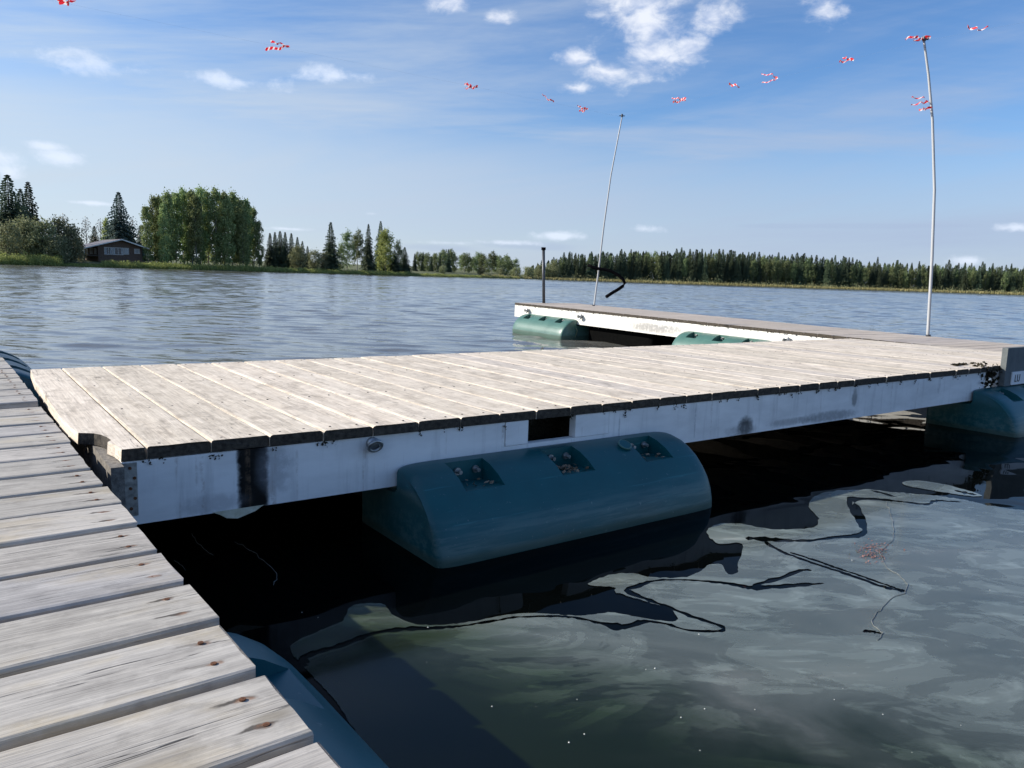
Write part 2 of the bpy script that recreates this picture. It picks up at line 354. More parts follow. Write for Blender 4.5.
def water_sheet():
    rs = [0.25]
    while rs[-1] < 9000:
        r = rs[-1]; rs.append(r * (1.02 if r < 2.0 else 1.0042 if r < 230 else 1.02 if r < 500 else 1.08))
    rs = np.array(rs)
    azs = np.concatenate([np.radians(np.arange(-44, 44.01, .19)), np.radians(np.arange(50, 311.9, 6.0))])
    Rr, Aa = np.meshgrid(rs, azs, indexing='ij'); X = Rr * np.sin(Aa); Y = Rr * np.cos(Aa)
    q = (X + 1.122) * B.x + (Y - 2.329) * B.y
    op = np.clip((q - 1.6) / 2.6, 0, 1); op = op * op * (3 - 2 * op)
    Z = np.zeros_like(X); rg = np.random.RandomState(5)
    # patchy gusts; wavelengths lengthen with distance, the slope of the water stays the same
    gust = .85 + .30 * np.sin(X * .11 + 1.3 + .6 * np.sin(Y * .05)) * np.sin(Y * .07 + .5 + .8 * np.sin(X * .04))
    lo = np.maximum(.22, .0135 * Rr); hi = np.maximum(1.15, .040 * Rr)
    HX = np.zeros_like(X); HY = np.zeros_like(X); W2 = np.zeros_like(X) + 1e-6
    for i in range(150):
        lam = .22 * (60 ** ((i + rg.rand()) / 150)); th = rg.normal(.22, .42); k = 2 * pi / lam
        wt = np.clip((lam / lo - .8) / .5, 0, 1) * np.clip((1.25 - lam / hi) / .5, 0, 1)
        if not wt.any(): continue
        ph = k * (X * sin(th) + Y * cos(th)) + rg.rand() * 6.28
        Z += wt / k * np.sin(ph); c_ = wt / k * np.cos(ph); HX += c_ * sin(th); HY += c_ * cos(th); W2 += wt * wt
    amp = .070 / np.sqrt(W2 / 2) * op * gust * np.clip((420 - Rr) / 250, 0, 1)
    Z = Z * amp; X = X + HX * amp; Y = Y + HY * amp
    n, m_ = Z.shape
    co = np.stack([X, Y, Z], -1).reshape(-1, 3)
    ii, jj = np.meshgrid(np.arange(n - 1), np.arange(m_), indexing='ij'); j2 = (jj + 1) % m_
    f = np.stack([ii * m_ + jj, (ii + 1) * m_ + jj, (ii + 1) * m_ + j2, ii * m_ + j2], -1).reshape(-1, 4)
    f = f[:, ::-1]
    co = np.vstack([co, [[0, 0, 0]]]); c = len(co) - 1
    me = bpy.data.meshes.new('lake_water'); nt_ = m_
    me.vertices.add(len(co)); me.vertices.foreach_set('co', co.ravel())
    tri = np.stack([np.full(m_, c), (np.arange(m_) + 1) % m_, np.arange(m_)], -1)
    me.loops.add(f.size + tri.size); me.loops.foreach_set('vertex_index', np.concatenate([f.ravel(), tri.ravel()]).astype(np.int32))
    me.polygons.add(len(f) + len(tri))
    ls = np.concatenate([np.arange(len(f)) * 4, f.size + np.arange(len(tri)) * 3]); me.polygons.foreach_set('loop_start', ls.astype(np.int32))
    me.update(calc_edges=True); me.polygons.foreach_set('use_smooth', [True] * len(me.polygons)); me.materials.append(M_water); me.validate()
    o = bpy.data.objects.new('lake_water', me); col.objects.link(o); return o
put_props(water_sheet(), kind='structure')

# ------------------------------------------------------------------ land round the lake
def shore_dist(X):
    pts = [(-2500, 90), (-1200, 120), (-500, 170), (0, 200), (270, 240), (400, 290), (455, 340), (500, 400), (530, 450), (700, 470), (850, 500), (1024, 540), (1300, 560), (2500, 500)]
    for (a, da), (b, db) in zip(pts, pts[1:]):
        if X <= b: return da + (db - da) * max(0, (X - a)) / (b - a)
    return pts[-1][1]
def px_az(X): return math.atan((X - 512) / F)
def az_px(a): return 512 + F * math.tan(max(-1.35, min(1.35, a)))
M_land = None
m, nt, p, out = mat('grassy_ground')
g = nt.node('ShaderNodeNewGeometry').outputs['Position']
nt.put(p.inputs['Base Color'], nt.ramp(nt.noise(g, .15, 6, .65), [(.3, (.045, .062, .018)), (.55, (.10, .11, .035)), (.75, (.14, .13, .055))]))
p.inputs['Roughness'].default_value = .95; M_land = m
rings = [(-6, -1.2), (0, -.05), (2.5, .35), (6, .75), (14, 1.25), (30, 1.8), (80, 2.6), (250, 5), (1200, 14), (6000, 30)]
N = 360; vs = []; fs = []
for i in range(N):
    a = -pi + 2 * pi * i / N
    sd = shore_dist(az_px(a)) if abs(a) < 1.35 else 110
    sd += 3 * mnoise.noise(Vector((cos(a) * 40, sin(a) * 40, 0))) + 1.2 * mnoise.noise(Vector((cos(a) * 150, sin(a) * 150, 3)))
    lowl = 1.0 if a > px_az(505) else 1.0
    for r_, z in rings:
        zz = z * (.45 if (a > px_az(500) and r_ > 2) else 1)
        vs.append(((sd + r_) * sin(a), (sd + r_) * cos(a), zz))
K = len(rings)
for i in range(N):
    for j in range(K - 1):
        a, b = i * K + j, ((i + 1) % N) * K + j
        fs.append((a, a + 1, b + 1, b))
mb = MB(); mb.add(vs, fs); put_props(mb.build('shore_land', M_land, smooth=True), kind='structure')
def land_z(X, back):
    sc = .45 if X > 500 else 1
    for (r0, z0), (r1, z1) in zip(rings, rings[1:]):
        if back <= r1: return (z0 + (z1 - z0) * (back - r0) / (r1 - r0)) * (sc if back > 2.5 else 1)
    return 5
def ground_at(X, back):
    a = px_az(X); d = shore_dist(X) + back
    return Vector((d * sin(a), d * cos(a), land_z(X, back)))

# ------------------------------------------------------------------ trees
def leaf_mat(name, c_dark, c_light, trans=.25):
    m, nt, p, out = mat(name)
    rnd = nt.node('ShaderNodeNewGeometry').outputs['Random Per Island']
    orr = nt.node('ShaderNodeObjectInfo').outputs['Random']
    c = nt.ramp(rnd, [(0, c_dark), (1, c_light)])
    hs = nt.node('ShaderNodeHueSaturation', ins={'Color': c, 'Value': nt.m('ADD', nt.m('MULTIPLY', orr, .8), .85), 'Saturation': .9, 'Hue': nt.m('ADD', nt.m('MULTIPLY', orr, .04), .475)})
    nt.put(p.inputs['Base Color'], hs.outputs[0]); p.inputs['Roughness'].default_value = .7; p.inputs['Specular IOR Level'].default_value = .2
    tr = nt.node('ShaderNodeBsdfTranslucent', ins={'Color': hs.outputs[0]})
    mx = nt.node('ShaderNodeMixShader', ins={0: trans, 1: p.outputs[0], 2: tr.outputs[0]}); nt.l.new(mx.outputs[0], out.inputs[0])
    return m
L_spruce = leaf_mat('spruce_needles', (.032, .055, .030), (.08, .11, .055), .08)
L_bluespruce = leaf_mat('blue_spruce_needles', (.042, .075, .062), (.09, .13, .11), .08)
L_poplar = leaf_mat('poplar_leaves', (.10, .15, .045), (.30, .36, .13))
L_yellow = leaf_mat('yellowing_birch_leaves', (.14, .17, .04), (.30, .32, .08), .3)
L_birch = leaf_mat('birch_leaves', (.08, .12, .045), (.19, .23, .09), .3)
L_willow = leaf_mat('willow_leaves', (.12, .15, .065), (.27, .28, .14), .3)
L_reed = leaf_mat('bank_grass', (.13, .16, .035), (.30, .32, .08), .3)
L_marsh = leaf_mat('marsh_grass', (.20, .20, .07), (.36, .33, .13), .3)
L_bare = leaf_mat('bare_twigs', (.10, .085, .065), (.20, .17, .13), 0)
M_bark = simple('dark_bark', (.055, .043, .033), .9, 0, .3, 3)
M_pale = simple('pale_poplar_bark', (.26, .25, .21), .9, 0, .25, 1.5)

def leafquad(mb, c, s, rng, flat=0.0):
    n = Vector((rng.gauss(0, 1), rng.gauss(0, 1), rng.gauss(0, 1) + flat)).normalized()
    a = n.cross(Vector((rng.gauss(0, 1), rng.gauss(0, 1), rng.gauss(0, 1)))).normalized(); b = n.cross(a)
    s2 = s * rng.uniform(.6, 1.2)
    k = rng.uniform(.5, .9)
    mb.add([c - a * s2, c + b * s2 * k, c + a * s2, c - b * s2 * k], [(0, 1, 2, 3)])
def spruce_mesh(seed, h, wr, thin=.0, n_wh=34, lower=.06):
    rng = random.Random(seed); cr = MB()
    for i in range(n_wh):
        f = i / (n_wh - 1); z = h * (lower + (1 - lower) * f)
        rad = wr * ((1 - f) ** .85) * rng.uniform(.72, 1.15) + .07
        nb = max(6, int(20 * (1 - f * .6)))
        a0 = rng.uniform(0, 6.3)
        for k in range(nb):
            if rng.random() < thin: continue
            a = a0 + 2 * pi * k / nb + rng.uniform(-.25, .25); L = rad * rng.uniform(.6, 1.12)
            dr = Vector((cos(a), sin(a), -.28 - .25 * (1 - f) + rng.uniform(-.12, .12))); sd = Vector((-sin(a), cos(a), 0))
            steps = max(2, int(L / .40))
            for q in range(steps):
                g = (q + .6) / steps; c = Vector((0, 0, z)) + dr * L * g
                wdt = (.80 * (1.15 - g) * (L ** .5) + .24) * (1.12 - .85 * f)
                for sgn in (-1, 1):
                    tip = c + sd * sgn * wdt * rng.uniform(.7, 1.2) + dr * .25 * (1.1 - f) + Vector((0, 0, -rng.uniform(.08, .35) * (1.1 - f)))
                    cr.add([c - dr * .12 * (1.1 - f), c + dr * .34 * (1.1 - .8 * f), tip], [(0, 1, 2)])
                cr.add([c, c + dr * .4 + Vector((0, 0, -.1)), c + dr * .12 + Vector((0, 0, -rng.uniform(.3, .6)))], [(0, 1, 2)])
    for q in range(14):
        z = h * (.955 + .045 * q / 14); leafquad(cr, Vector((rng.gauss(0, .06), rng.gauss(0, .06), z)), .16, rng)
    tk = MB(); tk.tube([(0, 0, -.4), (0, 0, h * .5), (0, 0, h * .985)], [h * .013, h * .008, .03], 6)
    return cr, tk
def broad_mesh(seed, h, wr, shape='oval', clumps=46, per=52, leaf=.26, base=.12, trunk_h=.5):
    rng = random.Random(seed); cr = MB(); tk = MB()
    tops = []
    for i in range(clumps):
        f = rng.random() ** .85; z = h * (base + (1 - base) * f)
        if shape == 'col': prof = (1 - max(0, (f - .55) / .45) ** 2.2) ** .5 * (.72 + .28 * min(1, f * 3))
        elif shape == 'round': prof = (max(0, 1 - (2 * f - 1) ** 2)) ** .5
        else: prof = (max(0.0, 1 - ((f - .38) / .64) ** 2)) ** .5 if f > .38 else (max(0.0, 1 - ((f - .38) / .5) ** 2)) ** .5
        a = rng.uniform(0, 2 * pi); rr = wr * prof * (rng.random() ** .45) * rng.uniform(.8, 1.1)
        c = Vector((cos(a) * rr, sin(a) * rr, z - h * .03)); cs = wr * rng.uniform(.22, .42) + .15
        tops.append(c)
        for k in range(per):
            v = Vector((rng.gauss(0, .5), rng.gauss(0, .5), rng.gauss(0, .55))) * cs
            leafquad(cr, c + v, leaf, rng)
    tk.tube([(0, 0, -.4), (rng.uniform(-.1, .1), rng.uniform(-.1, .1), h * .4), (0, 0, h * .86)], [h * .012 + .04, h * .009, .03], 6)
    for c in tops[::3]:
        z0 = max(h * .1, c.z - c.xy.length * 1.1 - .3); tk.tube([(0, 0, z0), tuple(c * .6 + Vector((0, 0, z0)) * .4), tuple(c)], [.07, .045, .02], 4)
    return cr, tk
def bare_mesh(seed, h, wr):
    rng = random.Random(seed); cr = MB(); tk = MB()
    tk.tube([(0, 0, -.3), (.1, 0, h * .5), (0, .1, h)], [.14, .08, .02], 5)
    for i in range(46):
        z = h * rng.uniform(.25, .95); a = rng.uniform(0, 6.3); L = wr * rng.uniform(.4, 1) * (1.2 - z / h)
        e = Vector((cos(a) * L, sin(a) * L, z + L * 1.1)); tk.tube([(0, 0, z), tuple(e)], [.045, .012], 3)
        for k in range(5): leafquad(cr, e + Vector((rng.gauss(0, .4), rng.gauss(0, .4), rng.gauss(0, .5))), .17, rng)
    return cr, tk

TREE_SRC = {}
def get_src(key, maker, lm, bm, name):
    if key not in TREE_SRC:
        cr, tk = maker()
        a = cr.build('crown', lm); b = tk.build('trunk', bm)
        TREE_SRC[key] = (a.data, b.data); bpy.data.objects.remove(a); bpy.data.objects.remove(b)
    return TREE_SRC[key]
def place_tree(name, src, X, ytop, back, label, cat, group, src_h, wscale=1.0, rot=None, ybase=None):
    """stands on the bank at azimuth of X; height chosen so that its tip is at elevation of ytop"""
    g = ground_at(X, back)
    dist = g.xy.length; r = unproj(X, ytop); tip = CH + dist * r.z / math.hypot(r.x, r.y)
    h = tip - g.z; s = h / src_h
    rng = random.Random(int(X * 10) + int(back * 7))
    o = empty(name, g, (0, 0, rot if rot is not None else rng.uniform(0, 6.28)), label=label, cat=cat, group=group)
    o.scale = (s * wscale, s * wscale, s)
    for nm, me in (('crown', src[0]), ('trunk', src[1])):
        c = bpy.data.objects.new(nm, me); col.objects.link(c); c.parent = o
    return o
SP = [get_src(('sp', i), lambda i=i: spruce_mesh(10 + i, 15, [4.3, 3.4, 5.0, 2.8][i], .05), L_spruce, M_bark, 's') for i in range(4)]
BSP = get_src('bsp', lambda: spruce_mesh(77, 15, 5.4, .03, 38, .03), L_bluespruce, M_bark, 's')
POP = [get_src(('pop', i), lambda i=i: broad_mesh(30 + i, 18, 2.5, 'col', 60, 84, .27, .10), L_poplar, M_pale, 'p') for i in range(4)]
YEL = get_src('yel', lambda: broad_mesh(50, 12, 2.6, 'oval', 64, 56, .25, .08), L_yellow, M_pale, 'p')
BIR = [get_src(('bir', i), lambda i=i: broad_mesh(60 + i, 12, 2.5, 'oval', 50, 46, .25, .10), L_birch, M_pale, 'p') for i in range(3)]
WIL = [get_src(('wil', i), lambda i=i: broad_mesh(70 + i, 8, 3.4, 'round', 60, 50, .24, .0), L_willow, M_bark, 'p') for i in range(3)]
BARE = get_src('bare', lambda: bare_mesh(5, 10, 2.0), L_bare, M_bark, 'b')

ORD = ['leftmost', 'second from left', 'third from left', 'fourth from left', 'fifth from left', 'sixth from left', 'seventh from left', 'eighth from left', 'ninth from left', 'tenth from left', 'eleventh from left', 'twelfth from left', 'thirteenth from left', 'fourteenth from left', 'fifteenth from left', 'sixteenth from left', 'seventeenth from left', 'eighteenth from left', 'nineteenth from left', 'twentieth from left']
# near left shore ---------------------------------------------------------------
for X, y, bk, i, ws, lab in [
    (13, 175, 26, 2, 1.35, 'tallest dark spruce at the far left behind the olive bushes'),
    (33, 182, 32, 1, 1.15, 'slender dark spruce just right of the tallest spruce'),
    (25, 189, 44, 0, 1.1, 'shorter dark spruce half hidden between the two tall left spruces'),
    (-3, 205, 24, 2, 1.1, 'dark spruce cut by the left edge of the photo'),
    (329, 222, 14, 1, 1.15, 'solitary narrow spruce left of the birches on the middle shore'),
    (366, 224, 16, 0, .75, 'dark spruce standing directly left of the yellow-green birch'),
    (378, 221, 22, 0, .8, 'dark spruce with its tip rising behind the yellow-green birch')]:
    place_tree('spruce_tree', SP[i], X, y, bk, lab, 'tree', None, 15, ws)
place_tree('spruce_tree', BSP, 121, 192, 34, 'blue-green spruce rising behind the roof of the lake house', 'tree', None, 15, 1.1)
rngp = random.Random(4)
env = [(148, 206), (155, 198), (161, 197), (168, 193), (176, 192), (184, 190), (192, 191), (200, 189), (208, 191), (216, 190), (224, 193), (232, 193), (239, 199), (246, 201), (253, 209), (258, 222)]
for k, (X, y) in enumerate(env):
    place_tree('poplar_tree', POP[k % 4], X, y, 14 + (k % 3) * 3, 'tall poplar, %s of sixteen on the skyline of the dome' % ORD[k], 'tree', 'poplars of the dome shaped stand', 18, .70)
for k, (X, y) in enumerate([(158, 201), (171, 195), (187, 192), (204, 191), (220, 194), (236, 198), (249, 207), (164, 206), (196, 196), (228, 199), (242, 208)]):
    place_tree('poplar_tree', POP[(k + 2) % 4], X, y, 22 + (k % 2) * 4 if k < 7 else 11, 'tall leafy poplar standing inside the dome shaped stand below its skyline', 'tree', 'poplars of the dome shaped stand', 18, .70)
for k, (X, y, ws) in enumerate([(10, 224, 1.0), (27, 219, 1.0), (44, 222, 1.05), (60, 220, .9), (73, 226, .8), (80, 238, .6)]):
    place_tree('willow_bush', WIL[k % 3], X, y, 10 + (k % 2) * 4, ['olive willow bush at the far left bank below the tallest spruce', 'tall olive willow bush right of the tallest spruce', 'broad pale olive willow bush in the middle of the left bushes',
               'rounded willow bush behind the small round shrub', 'yellowish willow bush left of the lake house', 'low willow bush touching the left end of the lake house'][k], 'bush', None, 8, ws * .85)
place_tree('round_shrub', WIL[1], 59, 237, 5, 'small round light olive shrub at the water side of the willow bushes', 'shrub', None, 8, 1.1)
for k, (X, y) in enumerate([(66, 214), (88, 217), (102, 219), (134, 217)]):
    place_tree('bare_tree', BARE, X, y, 40 + k * 3, ['thin bare tree behind the willow bushes, leftmost of the bare trees', 'bare tree left of the blue-green spruce behind the house roof', 'bare grey tree close to the left side of the blue-green spruce', 'bare tree between the blue-green spruce and the poplar stand'][k], 'tree', None, 10, 1)
place_tree('birch_tree', YEL, 108, 219, 42, 'narrow yellow-green birch just left of the blue-green spruce', 'tree', None, 12, .5)
for X, y, k in [(96, 226, 0), (112, 230, 1), (131, 228, 2), (141, 226, 1), (76, 231, 0)]:
    place_tree('spruce_tree', SP[k], X, y, 50, 'low dark spruce in the thicket behind the lake house', 'tree', 'thicket spruces behind the lake house', 15, 1.2)
for k, (X, y) in enumerate([(269, 233), (274, 232), (279, 231), (284, 232), (290, 233), (296, 237), (301, 241), (306, 246)]):
    place_tree('spruce_tree', SP[[1, 3, 0, 3, 1, 3, 1, 0][k]], X, y, 24 + (k % 3) * 4, 'slim conifer, %s of eight in the grove right of poplars' % ORD[k], 'tree', 'conifers of the small grove', 15, 1.1)
for k, (X, y, ws) in enumerate([(297, 247, 1.0), (313, 251, 1.0), (321, 253, .9)]):
    place_tree('willow_bush', WIL[k], X, y, 14, ['brownish green bush at the right foot of the conifer grove', 'low bush midway between the conifer grove and the solitary spruce', 'low bush touching the solitary narrow spruce'][k], 'bush', None, 8, ws)
for k, (X, y, src, ws, lab) in enumerate([(345, 231, BIR[0], .85, 'pale green birch right of the solitary spruce'), (355, 230, BIR[1], .85, 'pale green birch with pale trunks left of the dark spruces'),
        (383, 230, YEL, .95, 'yellow-green birch, the brightest tree of the middle shore'), (396, 240, BIR[2], .7, 'thin greyish birch right of the brightest yellow-green birch'), (338, 244, BIR[2], .8, 'short birch at the foot of the solitary spruce')]):
    place_tree('birch_tree', src, X, y, 15, lab, 'tree', None, 12, ws)
place_tree('spruce_tree', SP[0], 402, 247, 14, 'short dark spruce at the right end of the middle grove', 'tree', None, 15, 1.3)
place_tree('spruce_tree', SP[2], 392, 250, 12, 'low dark spruce at the right foot of the yellow-green birch', 'tree', None, 15, 1.3)
rq = random.Random(9)
for k in range(15):
    X = 412 + k * 2.7 + rq.uniform(-1, 1); y = 254 - (3 if 438 < X < 450 else 0) + rq.uniform(-2, 2)
    place_tree('birch_tree', BIR[k % 3] if k % 3 else SP[3], X, y, 40 + rq.uniform(0, 40), 'small tree, %s of fifteen in the distant grey-green row' % ORD[k], 'tree', 'trees of the grey-green row', 12 if k % 3 else 15, 1.1)
for k in range(20):
    X = 459 + k * 2.9 + rq.uniform(-1, 1); y = 256 + rq.uniform(-3, 3) - 2 * (k % 5 == 0) + max(0, (X - 498) * .4)
    if X > 512: y = 267 + rq.uniform(-2, 1)
    place_tree('birch_tree', BIR[k % 3], X, y, 60 + rq.uniform(0, 60), 'small birch, %s of twenty on the low point' % ORD[k], 'tree', 'birches on the low point', 12, 1.15)

for k, (X, y, ws, lab) in enumerate([(440, 266, 1.3, 'low round bush below the distant grey-green row'), (478, 267, 1.4, 'yellowish bush at the left end of the low point'), (497, 268, 1.5, 'wide olive bush on the low point below the small birches'),
        (512, 268, 1.4, 'olive bush at the right end of the low point'), (524, 267, 1.3, 'pale bush left of the dark steel pipe'), (536, 265, 1.2, 'pale bush directly behind the dark steel pipe'), (549, 262, 1.0, 'rounded bush between the steel pipe and the leaning pole')]):
    place_tree('willow_bush', WIL[k % 3], X, y, 12 if X > 505 else 18, lab, 'bush', None, 8, ws)
# far forest: a mass behind, single trees in the front rows
def topline(X):
    pts = [(500, 268), (522, 266), (536, 262), (550, 257), (560, 253), (600, 250), (650, 249), (700, 250), (740, 252), (800, 255), (850, 259), (900, 262), (960, 264), (1024, 267), (1100, 270), (1400, 280)]
    for (a, ya), (b, yb) in zip(pts, pts[1:]):
        if X <= b: return ya + (yb - ya) * (X - a) / (b - a)
    return 280
rf = random.Random(21)
for k in range(236):
    X = 528 + k * 2.2 + rf.uniform(-1.2, 1.2); row = k % 3
    mixed = rf.random() < (.24 if X < 740 else .48)
    y = topline(X) + (rf.choice([-2.5, -1, 0, 1, 3, 5]) + rf.uniform(-1.5, 1.5) if not mixed else rf.uniform(2, 7)) + (3.0 if row == 0 else 0)
    i = rf.choice([0, 1, 3, 1])
    if mixed: src, sh, ws, nm, lab = BIR[k % 3], 12, .75, 'broadleaf_tree', 'pale green broadleaf tree in the front of the far forest edge'
    else: src, sh, ws, nm, lab = SP[i], 15, rf.uniform(.8, 1.15), 'spruce_tree', 'dark spruce in the front of the far forest edge'
    place_tree(nm, src, X, y, 16 + row * 7 + rf.uniform(0, 4), lab, 'tree', ('broadleaf trees' if mixed else 'spruces') + ' of the far forest edge', sh, ws)
mb = MB(); rm = random.Random(3)
for k in range(620):
    X = rm.uniform(522, 1400); bk = rm.uniform(42, 90); g = ground_at(X, bk); dist = g.xy.length
    r = unproj(X, topline(X) + rm.uniform(-.5, 5)); tip = CH + dist * r.z / math.hypot(r.x, r.y); h = tip - g.z
    wr = rm.uniform(1.3, 2.4)
    for i in range(9):
        f = i / 9; z = h * (.04 + .96 * f); rad = wr * (1 - f) ** .8 + .15
        for q in range(7):
            a = rm.uniform(0, 6.3); c = g + Vector((0, 0, z)); e = c + Vector((cos(a) * rad, sin(a) * rad, -rm.uniform(.3, 1.4)))
            sd = Vector((-sin(a), cos(a), 0)) * rm.uniform(.4, .8)
            mb.add([c + Vector((0, 0, h * .07)), e + sd, e - sd], [(0, 1, 2)])
put_props(mb.build('forest_mass', L_spruce), label='solid dark mass of forest behind the front trees on the far shore', cat='forest', kind='stuff')
# scrub along the far shore foot
mb = MB()
for k in range(300):
    X = rm.uniform(508, 1300); g = ground_at(X, rm.uniform(8, 15)); s = rm.uniform(.8, 2.0)
    for q in range(34): leafquad(mb, g + Vector((rm.gauss(0, .9) * s, rm.gauss(0, .9) * s, abs(rm.gauss(.6, .6)) * s)), .32, rm)
put_props(mb.build('shore_scrub', L_willow), label='grey-green scrub along the foot of the far forest', cat='scrub', kind='stuff')
mb = MB()
for k in range(16000):
    X = rm.uniform(478, 1350); g = ground_at(X, rm.uniform(.2, 9)); h = rm.uniform(.5, 1.5)
    a = rm.uniform(0, 6.3); sd = Vector((cos(a), sin(a), 0)) * rm.uniform(.15, .4)
    mb.add([g - sd, g + sd, g + Vector((rm.gauss(0, .12), rm.gauss(0, .12), h))], [(0, 1, 2)])
put_props(mb.build('marsh_grass', L_marsh), label='straw coloured marsh grass in a thin band on the far waterline', cat='grass', kind='stuff')
# lush bank growth on the left shore
mb = MB()
def bank_h(X):
    if X < 62: return 2.3
    if X < 102: return .35
    if X < 150: return 1.5
    if X < 262: return 1.5
    if X < 410: return 1.3
    return .9
for k in range(5200):
    X = rm.uniform(-160, 520); bk = rm.uniform(.3, 4.5); g = ground_at(X, bk)
    hh = bank_h(X) * (1 + .35 * mnoise.noise(Vector((X * .13, 0, 0)))) * rm.uniform(.5, 1.05) * (.6 + .4 * min(1, bk / 2))
    for q in range(9):
        f = rm.random()
        leafquad(mb, g + Vector((rm.gauss(0, .35), rm.gauss(0, .35), hh * f)), .17, rm, 0)
for k in range(9000):
    X = rm.uniform(-160, 520); g = ground_at(X, rm.uniform(0, 3)); h = bank_h(X) * rm.uniform(.5, 1.0) + .1
    a = rm.uniform(0, 6.3); sd = Vector((cos(a), sin(a), 0)) * rm.uniform(.04, .10)
    mb.add([g - sd, g + sd, g + Vector((rm.gauss(0, .2), rm.gauss(0, .2), h))], [(0, 1, 2)])
put_props(mb.build('bank_grass', L_reed), label='lush yellow-green grass and weeds along the left bank', cat='grass', kind='stuff')

# ------------------------------------------------------------------ lake house
M_log = dirty('dark_log_wall', (.09, .06, .045), (.17, .12, .09), 3)
M_roof = dirty('grey_metal_roof', (.14, .12, .12), (.22, .20, .20), 1.2, .5)
M_glass = simple('window_glass', (.05, .07, .09), .08, 0, .2, 2)
M_trim = simple('white_window_trim', (.72, .72, .68), .5, 0, .05, 3)
M_curt = simple('pale_curtain', (.50, .52, .52), .8, 0, .25, 3)
gl = ground_at(121, 17)
house = empty('lake_house', (gl.x, gl.y, 0), (0, 0, R(43)), label='dark brown log house with low grey gable roof on the left shore', cat='house')
hz0 = 3.1
# local: gable front faces -y, ridge runs back along +y, porch along the left eave
DEP = 13.5
mb = MB(); mb.box((-5.5, 0, hz0 - 2.4), (5.5, DEP, hz0 + 2.5))
for yy, fl_ in ((0.0, 0), (DEP, 1)):
    mb.add([(-5.5, yy, hz0 + 2.5), (5.5, yy, hz0 + 2.5), (0, yy, hz0 + 4.15)], [(0, 1, 2) if not fl_ else (0, 2, 1)])
mb.build('wall', M_log, house)
ry = [(-9.4, hz0 + 1.75), (0, hz0 + 4.5), (6.9, hz0 + 2.35)]
mb = MB()
def slab(mb, xa, za, xb, zb, ya, yb, t0, t1):
    mb.add([(xa, ya, za + t1), (xb, ya, zb + t1), (xb, yb, zb + t1), (xa, yb, za + t1), (xa, ya, za - t0), (xb, ya, zb - t0), (xb, yb, zb - t0), (xa, yb, za - t0)],
           [(0, 1, 2, 3), (4, 7, 6, 5), (0, 4, 5, 1), (1, 5, 6, 2), (2, 6, 7, 3), (3, 7, 4, 0)])
for (xa, za), (xb, zb) in zip(ry, ry[1:]): slab(mb, xa, za, xb, zb, -1.6, DEP + 1, .22, 0)
roof = mb.build('roof', M_roof, house)
mb = MB()
for (xa, za), (xb, zb) in zip(ry, ry[1:]): slab(mb, xa, za, xb, zb, -1.68, -1.605, .27, .03)
mb.build('bargeboard', M_trim, roof)
for xa, xb, za, zb in [(-3.9, -2.1, .4, 2.1), (-1.8, .6, .4, 2.1), (.9, 2.0, .6, 2.1), (3.6, 4.8, .9, 2.0)]:
    mb = MB(); mb.box((xa, -.06, hz0 + za), (xb, -.004, hz0 + zb)); wn = mb.build('window', M_glass, house)
    mb = MB()
    for q in ((xa - .1, xa, za - .1, zb + .1), (xb, xb + .1, za - .1, zb + .1), (xa, xb, zb, zb + .1), (xa, xb, za - .1, za), ((xa + xb) / 2 - .04, (xa + xb) / 2 + .04, za, zb)):
        mb.box((q[0], -.10, hz0 + q[2]), (q[1], -.004, hz0 + q[3]))
    mb.build('frame', M_trim, wn)
    mb = MB(); mb.box((xa + .1, -.085, hz0 + za + .05), (xa + .45, -.062, hz0 + zb - .05)); mb.box((xb - .45, -.085, hz0 + za + .05), (xb - .1, -.062, hz0 + zb - .05)); mb.build('curtain', M_curt, wn)
mb = MB(); mb.box((2.4, -.07, hz0 + .1), (3.3, -.004, hz0 + 2.1)); mb.build('door', M_log, house)
for ya, yb in ((1.5, 3.5), (5.0, 7.5), (9.5, 11)):
    mb = MB(); mb.box((-5.56, ya, hz0 + .3), (-5.504, yb, hz0 + 1.9)); mb.build('window', M_curt, house)
mb = MB(); mb.box((-9.2, -1.4, hz0 - .25), (-5.52, DEP - 1, hz0 - .05)); mb.build('porch_deck', M_joist, house)
mb = MB()
for q in range(27): mb.box((-9.2, -1.4 + q * .5, hz0 - .04), (-9.12, -1.3 + q * .5, hz0 + .8))
mb.box((-9.24, -1.4, hz0 + .8), (-9.08, DEP - 1, hz0 + .9)); mb.box((-9.18, -1.4, hz0 + .12), (-9.14, DEP - 1, hz0 + .62))
mb.build('porch_railing', M_curt, house)
for q in (-1.2, 2.2, 5.6, 9.0, DEP - 1.3):
    mb = MB(); mb.box((-9.1, q, hz0 - .04), (-8.94, q + .16, hz0 + 1.66)); mb.build('porch_post', M_trim, house)
for q in (-1.2, 4, 9):
    mb = MB(); mb.box((-9.1, q, 0), (-8.9, q + .2, hz0 - .26)); mb.build('foundation_post', M_log, house)

